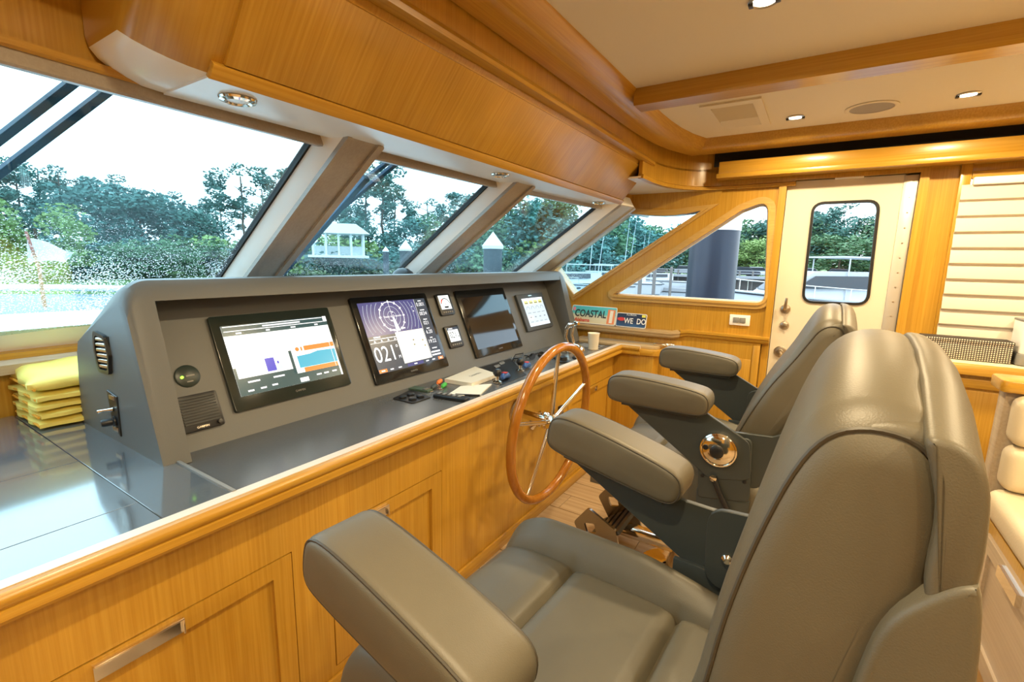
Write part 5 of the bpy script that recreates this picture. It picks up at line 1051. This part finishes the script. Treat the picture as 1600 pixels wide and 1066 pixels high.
# ------------------------------------------------------------------ trees
def leafmat(name, c, amt=0.5): return pbr(name, c, 0.75, noise=(0.9, amt))
LM = [leafmat('pine_needles', (0.08, 0.20, 0.17)), leafmat('broad_leaves', (0.11, 0.22, 0.11)), leafmat('young_leaves', (0.22, 0.34, 0.11)), leafmat('blue_green_leaves', (0.09, 0.22, 0.20))]
BARK = pbr('pine_bark', (0.10, 0.07, 0.05), 0.9)
def crown_mesh(kind, seed):
    rnd = random.Random(seed); v = []; f = []
    def clump(c, r, n, q):
        for _ in range(n):
            while True:
                d = Vector((rnd.uniform(-1, 1), rnd.uniform(-1, 1), rnd.uniform(-1, 1)))
                if 0.25 < d.length < 1: break
            p = Vector(c) + Vector((d.x * r, d.y * r, d.z * r * 0.7)); a = Vector((rnd.uniform(-1, 1), rnd.uniform(-1, 1), rnd.uniform(-.6, .6))).normalized(); b_ = a.orthogonal().normalized(); b_.rotate(Matrix.Rotation(rnd.uniform(0, PI), 3, a)); k = len(v); s = q * rnd.uniform(0.6, 1.3)
            v.extend([p - a * s - b_ * s * .6, p + a * s - b_ * s * .4, p + a * s * .8 + b_ * s * .6, p - a * s * .7 + b_ * s * .5]); f.append((k, k + 1, k + 2, k + 3))
    if kind == 'pine':          # unit height 1, tufts in the top 45 %
        for i in range(17):
            z = rnd.uniform(0.56, 0.97); r = 0.19 * (1 - ((z - 0.72) / 0.36) ** 2) + 0.03; a = rnd.uniform(0, 2 * PI)
            clump((r * math.cos(a), r * math.sin(a), z), rnd.uniform(0.055, 0.095), 100, 0.012)
    elif kind == 'oak':
        for i in range(32):
            a = rnd.uniform(0, 2 * PI); e = rnd.uniform(-0.95, 1.0); r = 0.36 * math.sqrt(max(0.05, 1 - e * e * 0.75)); 
            clump((r * math.cos(a) * rnd.uniform(.5, 1), r * math.sin(a) * rnd.uniform(.5, 1), 0.50 + 0.36 * e), rnd.uniform(0.12, 0.19), 130, 0.019)
    else:
        for i in range(18):
            a = rnd.uniform(0, 2 * PI); r = rnd.uniform(0, 0.75); clump((r * math.cos(a), r * math.sin(a), rnd.uniform(0.2, 0.72)), 0.28, 120, 0.036)
    me = bpy.data.meshes.new('crown'); me.from_pydata([tuple(p) for p in v], [], f); return me
def trunk_mesh(kind, seed):
    rnd = random.Random(seed); bm = bmesh.new(); top = 0.92 if kind == 'pine' else 0.6
    pth = [Vector((rnd.uniform(-.012, .012), rnd.uniform(-.012, .012), top * k / 6)) for k in range(7)]; pth[0] = Vector((0, 0, -0.03))
    add_tube(bm, pth, [0.016 - 0.0018 * k for k in range(7)] if kind == 'pine' else [0.03 - 0.003 * k for k in range(7)], 6)
    for k in range(5):
        a = rnd.uniform(0, 2 * PI); z = rnd.uniform(0.55, 0.85) if kind == 'pine' else rnd.uniform(0.25, 0.5); L = 0.16 if kind == 'pine' else 0.25
        add_tube(bm, [(0, 0, z), (L * math.cos(a), L * math.sin(a), z + 0.06)], [0.006, 0.002], 4)
    bmesh.ops.recalc_face_normals(bm, faces=bm.faces); me = bpy.data.meshes.new('trunk'); bm.to_mesh(me); bm.free(); me.materials.append(BARK); return me
CROWN = {k: [crown_mesh(k, 11 * i + len(k)) for i in range(3)] for k in ('pine', 'oak', 'bush')}
TRUNK = {k: [trunk_mesh(k, 5 * i + len(k)) for i in range(2)] for k in ('pine', 'oak')}
ZN = [(-80, 'at the left edge of the large pane'), (90, 'behind the flag'), (200, 'in the left half of the large pane'), (330, 'in the right half of the large pane'), (480, 'beside the first mullion'), (620, 'behind the pavilion'), (760, 'in the right part of the second pane'), (905, 'behind the third pane'), (1000, 'in the forward side window'), (1100, 'left of the blue piling'), (1240, 'right of the blue piling'), (2000, 'in the door window')]
ORD = ['first', 'second', 'third', 'fourth', 'fifth', 'sixth', 'seventh', 'eighth', 'ninth']; ZC = {}
def tree(u, topv, D, kind, mat, wid=1.0, lab=None, grp='trees on the far bank'):
    p = far(u, D, -1.3); h = farz(u, topv, D) - p.z; i = random.randrange(3)
    nm = {'pine': 'pine_tree', 'oak': 'broadleaf_tree', 'bush': 'shrub'}[kind]
    dl = {'pine': 'tall thin-trunked pine in the tree line across the water', 'oak': 'dark leafy tree in the tree line across the water', 'bush': 'low green shrub along the far bank'}[kind]
    zone = next(z for lim, z in ZN if u < lim); ZC[(kind, zone)] = ZC.get((kind, zone), -1) + 1; k_ = ZC[(kind, zone)]
    dl = '%s %s from the left %s' % (ORD[k_], {'pine': 'tall pine', 'oak': 'dark leafy tree', 'bush': 'low shrub'}[kind], zone)
    t = thing(nm, lab or dl, 'tree' if kind != 'bush' else 'shrub', p, grp if not lab else None, random.uniform(0, 6.28))
    o = bpy.data.objects.new('crown', CROWN[kind][i].copy() if False else CROWN[kind][i]); COL.objects.link(o); o.parent = t; o.scale = (h * wid, h * wid, h)
    if not o.data.materials: o.data.materials.append(None)
    o.material_slots[0].link = 'OBJECT'; o.material_slots[0].material = LM[mat]
    if kind != 'bush':
        o = bpy.data.objects.new('trunk', TRUNK[kind][i % 2]); COL.objects.link(o); o.parent = t; o.scale = (h, h, h)
    return t
tree(60, 300, 62, 'oak', 2, 1.25, 'pale green broad tree beyond the flag, at the left edge')
tree(385, 263, 95, 'pine', 0, 1.25, 'tall lone pine with bare trunk left of the first mullion')
T = [(-60, 262, 90, 'oak', 3), (5, 285, 86, 'pine', 0), (40, 262, 92, 'pine', 0), (75, 252, 95, 'pine', 0), (105, 258, 92, 'pine', 3), (140, 280, 86, 'oak', 3), (165, 272, 100, 'pine', 0), (195, 285, 92, 'pine', 3), (225, 292, 90, 'oak', 3), (258, 298, 100, 'pine', 3),
     (290, 305, 95, 'oak', 3), (318, 318, 90, 'oak', 0), (350, 308, 98, 'pine', 0), (415, 285, 96, 'pine', 0), (455, 262, 92, 'pine', 0), (500, 268, 92, 'pine', 0), (540, 280, 90, 'pine', 3), (575, 268, 88, 'pine', 0), (600, 258, 86, 'pine', 0), (618, 290, 86, 'pine', 0),
     (565, 330, 84, 'oak', 0), (640, 335, 80, 'oak', 3), (668, 308, 90, 'pine', 3), (700, 325, 80, 'oak', 1), (725, 298, 90, 'pine', 3), (750, 300, 84, 'oak', 3), (790, 302, 78, 'oak', 1), (825, 300, 76, 'oak', 3), (860, 302, 78, 'oak', 1), (895, 312, 80, 'oak', 3), (930, 312, 84, 'oak', 1),
     (965, 325, 92, 'oak', 3), (1000, 345, 100, 'oak', 1), (1030, 342, 100, 'oak', 3), (1062, 350, 102, 'oak', 1), (1090, 352, 108, 'oak', 0), (1130, 335, 110, 'oak', 1), (1170, 342, 112, 'oak', 0), (1205, 338, 110, 'oak', 0), (1240, 330, 112, 'oak', 1), (1272, 325, 112, 'oak', 0), (1295, 315, 114, 'pine', 0), (1330, 345, 115, 'oak', 0), (1352, 335, 118, 'pine', 0), (1378, 335, 116, 'oak', 1), (1420, 330, 116, 'oak', 0)]
for a in sorted(T): tree(*a, wid=random.uniform(1.1, 1.4) if a[3] == 'oak' else 1.15)
tree(1185, 368, 102, 'oak', 2, 1.5, 'bright green rounded tree right of the blue piling'); tree(1310, 362, 104, 'oak', 1, 1.9, 'broad green tree filling the door window')
for k in range(26):
    u = -40 + k * 38 + random.uniform(-10, 10); tree(u, 372 + random.uniform(-12, 10), 72 + random.uniform(-6, 8), 'bush', random.choice((1, 3, 2, 3)), 1.3)

# ------------------------------------------------------------------ pavilion, pilings
SHG = pbr('pale_roof_shingle', (0.55, 0.60, 0.62), 0.7); HW = pbr('house_white', (0.75, 0.78, 0.78), 0.6)
pv_ = thing('waterside_pavilion', 'white pavilion with a pale hipped roof on the far bank, behind the wiper', 'building', far(530, 66, -1.4))
pc = far(530, 66, -1.4); rt_ = (far(560, 66) - far(500, 66)).normalized(); fw = Vector((rt_.y, -rt_.x, 0)); zr = farz(530, 349, 66); ze = farz(530, 366, 66); zf_ = farz(530, 399, 66); hw = 3.2
def lp_(a, b_, z): return Vector((pc.x, pc.y, 0)) + rt_ * a + fw * b_ + Vector((0, 0, z))
mk('roof', [lp_(-hw - .6, -2.6, ze), lp_(hw + .6, -2.6, ze), lp_(hw + .6, 2.6, ze), lp_(-hw - .6, 2.6, ze), lp_(-hw + 1.0, 0, zr), lp_(hw - 1.0, 0, zr)], [(0, 1, 5, 4), (1, 2, 5), (2, 3, 4, 5), (3, 0, 4), (3, 2, 1, 0)], SHG, pv_)
for a in (-3.0, -1.5, 0, 1.5, 3.0):
    for b_ in (-2.0, 2.0): prism('column', [lp_(a - .12, b_ - .12, zf_), lp_(a + .12, b_ - .12, zf_), lp_(a + .12, b_ + .12, zf_), lp_(a - .12, b_ + .12, zf_)], (0, 0, ze - zf_), HW, pv_, smooth=False)
prism('deck', [lp_(-hw - .4, -2.4, zf_ - .3), lp_(hw + .4, -2.4, zf_ - .3), lp_(hw + .4, 2.4, zf_ - .3), lp_(-hw - .4, 2.4, zf_ - .3)], (0, 0, .3), HW, pv_, smooth=False)
prism('back_wall', [lp_(-hw, -2.2, zf_), lp_(hw, -2.2, zf_), lp_(hw, -2.0, zf_), lp_(-hw, -2.0, zf_)], (0, 0, 1.2), HW, pv_, smooth=False)
PILE = pbr('dark_piling', (0.05, 0.065, 0.08), 0.6, noise=(3, 0.3)); CONE = pbr('white_cap', (0.85, 0.87, 0.88), 0.4)
for u, vt_, vb, wpx, D, lab in ((770, 362, 384, 33, 13, 'large piling with a white cone cap seen through the third pane'), (634, 375, 389, 20, 21, 'piling with a white cone cap above the compass dome'), (603, 385, 392, 10, 40, 'small distant piling with a white cone cap left of the compass dome'), (659, 384, 392, 9, 42, 'small distant piling with a white cone cap beside the second mullion')):
    p = far(u, D, WLZ - 1); r = wpx / 735 * D * 0.98 / 2 * math.cos(math.atan((u - 800) / 735)); t = thing('mooring_piling', lab, 'piling', p); zt_ = farz(u, vt_, D); zc_ = farz(u, vb, D)
    lathe('post', [(r * .9, 0), (r * .9, zc_ - p.z)], p, (0, 0, 1), PILE, t, 16); lathe('cone_cap', [(r, zc_ - p.z - r * .3), (r * 1.02, zc_ - p.z), (0.001, zt_ - p.z)], p, (0, 0, 1), CONE, t, 16)
p = far(1113, 6.6, WLZ - 1); t = thing('dock_piling', 'thick dark blue dock piling with a white top, outside the aft side window', 'piling', p); zc_ = farz(1113, 361, 6.6); zt_ = farz(1113, 318, 6.6)
lathe('post', [(0.292, 0), (0.292, zc_ - p.z)], p, (0, 0, 1), pbr('navy_piling_sleeve', (0.012, 0.021, 0.042), 0.35, noise=(4, 0.2)), t, 32); lathe('white_top', [(0.300, zc_ - p.z - 0.002), (0.300, zt_ - p.z), (0.0, zt_ - p.z + 0.3)], p, (0, 0, 1), GEL, t, 32)

# ------------------------------------------------------------------ boats, dock, cars
BW_ = pbr('boat_white', (0.50, 0.54, 0.57), 0.3); BGL = pbr('boat_window_tint', (0.02, 0.03, 0.04), 0.08); BBLUE = pbr('boat_blue_canvas', (0.03, 0.08, 0.22), 0.6); BRED = pbr('boat_red_bottom', (0.20, 0.04, 0.04), 0.5)
def boat(u, D, L, heading, lab, mast=True, bottom=BRED, cabin=1.0, fb=1.5, rails=True, canvas=True):
    p = far(u, D, WLZ); t = thing('motor_boat', lab, 'boat', p, 'boats moored in the marina'); Mx = Matrix.Translation(p) @ Matrix.Rotation(heading, 4, 'Z'); W = L * 0.155
    def q(x, y, z): return Mx @ Vector((x, y, z))
    secs = []
    for k in range(11):
        s = k / 10; x = (-0.5 + s) * L; w = W * (1 - max(0, (s - 0.45) / 0.55) ** 2.2); sh = fb * (0.85 + 0.35 * s * s); secs.append([(x, -w, sh), (x, -w * .86, 0.35), (x, -w * .35, -0.3 + 0.3 * max(0, s - .7) / .3), (x, w * .35, -0.3 + 0.3 * max(0, s - .7) / .3), (x, w * .86, 0.35), (x, w, sh)])
    v = [q(*c) for s in secs for c in s]; f = [(6 * i + j, 6 * i + 6 + j, 6 * i + 7 + j, 6 * i + 1 + j) for i in range(10) for j in range(5)] + [(0, 1, 2, 3, 4, 5)]
    hl = mk('hull', v, f, BW_, t, True, 40)
    mk('deck', [q(*s[0]) for s in secs] + [q(*s[5]) for s in secs], [(i, i + 1, 12 + i, 11 + i) for i in range(10)], BW_, t)
    tube('rub_rail', [q(s[0][0], s[0][1] * 1.01, s[0][2] - 0.12) for s in secs], 0.05, BGL, hl, 6); tube('rub_rail', [q(s[5][0], s[5][1] * 1.01, s[5][2] - 0.12) for s in secs], 0.05, BGL, hl, 6)
    for s in (-1, 1):
        for k in (5, 7): mk('porthole', [q((-0.5 + k / 10) * L + 0.25 * math.cos(a), s * (W * (1 - max(0, (k / 10 - 0.45) / 0.55) ** 2.2) * .985 + .01), fb * .72 + 0.09 * math.sin(a)) for a in [i * PI / 5 for i in range(10)]], [tuple(range(10))], BGL, hl)
    z0 = fb * 0.95; h1 = 0.95 * cabin; c0, c1 = -0.22 * L, 0.20 * L; w = W * .72
    cb = mk('cabin', [q(c0, -w, z0), q(c1 + .12 * L, -w * .6, z0), q(c1 + .12 * L, w * .6, z0), q(c0, w, z0), q(c0, -w * .9, z0 + h1), q(c1 - .02 * L, -w * .7, z0 + h1), q(c1 - .02 * L, w * .7, z0 + h1), q(c0, w * .9, z0 + h1)], [(0, 1, 5, 4), (1, 2, 6, 5), (2, 3, 7, 6), (3, 0, 4, 7), (4, 5, 6, 7)], BW_, t)
    for s in (-1, 1): mk('cabin_window', [q(c0 + .1 * L, s * w * 1.0, z0 + h1 * .45), q(c1 + .04 * L, s * w * .76, z0 + h1 * .40), q(c1 - .02 * L, s * w * .77, z0 + h1 * .85), q(c0 + .1 * L, s * w * .95, z0 + h1 * .88)], [(0, 1, 2, 3)], BGL, cb)
    mk('windscreen', [q(c1 + .085 * L, -w * .60, z0 + h1 * .30), q(c1 + .085 * L, w * .60, z0 + h1 * .30), q(c1 + .0 * L, w * .66, z0 + h1 * .95), q(c1 + .0 * L, -w * .66, z0 + h1 * .95)], [(0, 1, 2, 3)], BGL, cb)
    if canvas:
        cv = mk('canopy', [q(c0 - .1 * L, -w, z0 + h1 + .75), q(c1 - .1 * L, -w * .8, z0 + h1 + .85), q(c1 - .1 * L, w * .8, z0 + h1 + .85), q(c0 - .1 * L, w, z0 + h1 + .75), q(c0 - .1 * L, -w, z0 + h1 + .66), q(c1 - .1 * L, -w * .8, z0 + h1 + .76), q(c1 - .1 * L, w * .8, z0 + h1 + .76), q(c0 - .1 * L, w, z0 + h1 + .66)], [(0, 1, 2, 3), (4, 7, 6, 5), (0, 4, 5, 1), (1, 5, 6, 2), (2, 6, 7, 3), (3, 7, 4, 0)], BW_, t)
        for xx, yy in ((c0 - .08 * L, -w * .95), (c0 - .08 * L, w * .95), (c1 - .12 * L, -w * .8), (c1 - .12 * L, w * .8)): tube('canopy_post', [q(xx, yy, z0), q(xx, yy, z0 + h1 + .72)], 0.035, BW_, cv, 6)
    if rails:
        for s in (0, 5): 
            rl = tube('bow_rail', [q(secs[k][s][0], secs[k][s][1] * .95, secs[k][s][2] + .6) for k in range(5, 11)], 0.025, CHROME, t, 6)
            for k in range(5, 11): tube('stanchion', [q(secs[k][s][0], secs[k][s][1] * .95, secs[k][s][2]), q(secs[k][s][0], secs[k][s][1] * .95, secs[k][s][2] + .6)], 0.02, CHROME, rl, 5)
    if mast:
        tube('outrigger', [q(c0, -w, z0 + 1), q(c0 - .8, -w - .9, z0 + mast)], [0.04, 0.015], BW_, t, 6); tube('outrigger', [q(c0 + .5, w, z0 + 1), q(c0 + .2, w + .9, z0 + mast * 1.1)], [0.04, 0.015], BW_, t, 6)
    return t
boat(893, 50, 13.0, 2.45, 'white sport boat with a blue canopy rail, low in the forward side window', 7.0, fb=1.9, cabin=1.2)
boat(948, 58, 12.5, 2.3, 'white cabin boat with a tall outrigger pole, middle of the forward side window', 7.5, fb=1.9, cabin=1.2)
boat(985, 68, 9.0, 2.3, 'white boat farther off, at the right of the forward side window', 6.5)
boat(1030, 72, 8.5, 2.2, 'white boat with a dark stern at the far dock, left of the blue piling', 0, canvas=False, rails=False, fb=1.7)
boat(1335, 33, 17.0, 2.15, 'white cruiser with dark windows and bow rails, outside the door window', 0, fb=2.3, cabin=1.6)
dk_ = thing('marina_dock', 'grey timber dock with railings across the water', 'dock', far(1100, 80, WLZ)); DW_ = pbr('weathered_timber', (0.16, 0.15, 0.14), 0.8); DWL = pbr('pale_dock_rail', (0.28, 0.30, 0.32), 0.6)
A_ = far(960, 84, 0); B_ = far(1420, 80, 0); dn = (B_ - A_).normalized(); sn = Vector((-dn.y, dn.x, 0)); LL = (B_ - A_).length
prism('walkway', [A_ + sn * 1.2 + Vector((0, 0, -0.55)), B_ + sn * 1.2 + Vector((0, 0, -0.55)), B_ - sn * 1.2 + Vector((0, 0, -0.55)), A_ - sn * 1.2 + Vector((0, 0, -0.55))], (0, 0, 0.35), DWL, dk_, smooth=False)
prism('bulkhead_wall', [A_ + sn * 1.3 + Vector((0, 0, -2.6)), B_ + sn * 1.3 + Vector((0, 0, -2.6)), B_ + sn * 1.1 + Vector((0, 0, -2.6)), A_ + sn * 1.1 + Vector((0, 0, -2.6))], (0, 0, 2.0), DW_, dk_, smooth=False)
prism('floating_walk', [A_ - sn * 9 + Vector((0, 0, -2.4)), B_ - sn * 9 + Vector((0, 0, -2.4)), B_ - sn * 11 + Vector((0, 0, -2.4)), A_ - sn * 11 + Vector((0, 0, -2.4))], (0, 0, 0.5), DWL, dk_, smooth=False)
n_ = 22
for k in range(n_ + 1):
    c = A_ + dn * LL * k / n_
    tube('pile', [(c.x, c.y, -3), (c.x, c.y, 0.55)], 0.14, DW_, dk_, 6)
for hz_ in (0.2, 0.6): tube('hand_rail', [A_ + Vector((0, 0, hz_)), B_ + Vector((0, 0, hz_))], 0.05, DWL, dk_, 5)
for u, D, w_ in ((1024, 46, 'middle of three'), (1050, 58, 'nearest the blue piling'), (1002, 40, 'leftmost of three')):
    p = far(u, D, WLZ - 1); t = thing('mooring_post', 'thin dark mooring post in the water, ' + w_, 'piling', p, 'mooring posts in the water'); lathe('post', [(0.16, 0), (0.16, farz(u, 418, D) - p.z), (0.0, farz(u, 418, D) - p.z + 0.1)], p, (0, 0, 1), DW_, t, 10)
bu = far(1055, 48, WLZ); t = thing('mooring_buoy', 'small yellow buoy floating left of the blue piling', 'buoy', bu); lathe('float', [(0, -0.3), (0.4, -0.1), (0.5, 0.15), (0.3, 0.4), (0, 0.45)], bu, (0, 0, 1), pbr('buoy_yellow', (0.75, 0.60, 0.18), 0.5), t, 14); lathe('ring', [(0.08, 0.43), (0.08, 0.55), (0, 0.55)], bu, (0, 0, 1), NICKEL, t, 8)
TYRE = pbr('tyre', (0.015, 0.015, 0.015), 0.8)
def car(u, D, col, lab, nm):
    p = far(u, D, -0.6); t = thing(nm, lab, 'car', p, 'cars parked beyond the dock'); d_ = (far(u + 10, D) - far(u - 10, D)).normalized(); s_ = Vector((-d_.y, d_.x, 0)); 
    def q(a, b_, z): return Vector((p.x, p.y, p.z)) + d_ * a + s_ * b_ + Vector((0, 0, z))
    cm_ = pbr('car_paint_' + lab.split()[0], col, 0.25, coat=0.5)
    prism('body', [q(a, -0.9, z) for a, z in ((-2.3, .35), (2.3, .35), (2.35, .75), (2.2, .98), (1.2, 1.05), (-2.25, 1.05), (-2.35, .7))], s_ * 1.8, cm_, t, 0.05, 1)
    prism('cabin', [q(a, -0.78, z) for a, z in ((1.25, 1.03), (0.55, 1.68), (-1.6, 1.70), (-2.15, 1.03))], s_ * 1.56, BGL, t, 0.05, 1); prism('roof', [q(a, -0.76, z) for a, z in ((0.5, 1.66), (0.45, 1.74), (-1.5, 1.76), (-1.6, 1.68))], s_ * 1.52, cm_, t, 0.02, 1)
    for a in (-1.45, 1.45):
        for b_ in (-0.88, 0.68): lathe('wheel', [(0.36, 0), (0.36, 0.2), (0.2, 0.22), (0, 0.22)], q(a, b_, 0.36), s_, TYRE, t, 14)
for u, D, col, lab in ((1020, 92, (0.05, 0.05, 0.055), 'dark car parked beyond the dock, left of the blue piling'), (1166, 92, (0.03, 0.035, 0.05), 'black car parked beyond the dock, just right of the blue piling'), (1188, 94, (0.60, 0.63, 0.66), 'silver car parked beyond the dock, at the right of the side window'), (1075, 93, (0.25, 0.27, 0.30), 'grey car parked beyond the dock, half behind the blue piling'), (1268, 92, (0.30, 0.31, 0.33), 'grey van-like car beyond the dock, left in the door window'), (1318, 93, (0.10, 0.04, 0.035), 'maroon car beyond the dock, middle of the door window')):
    car(u, D, col, lab, 'parked_car')
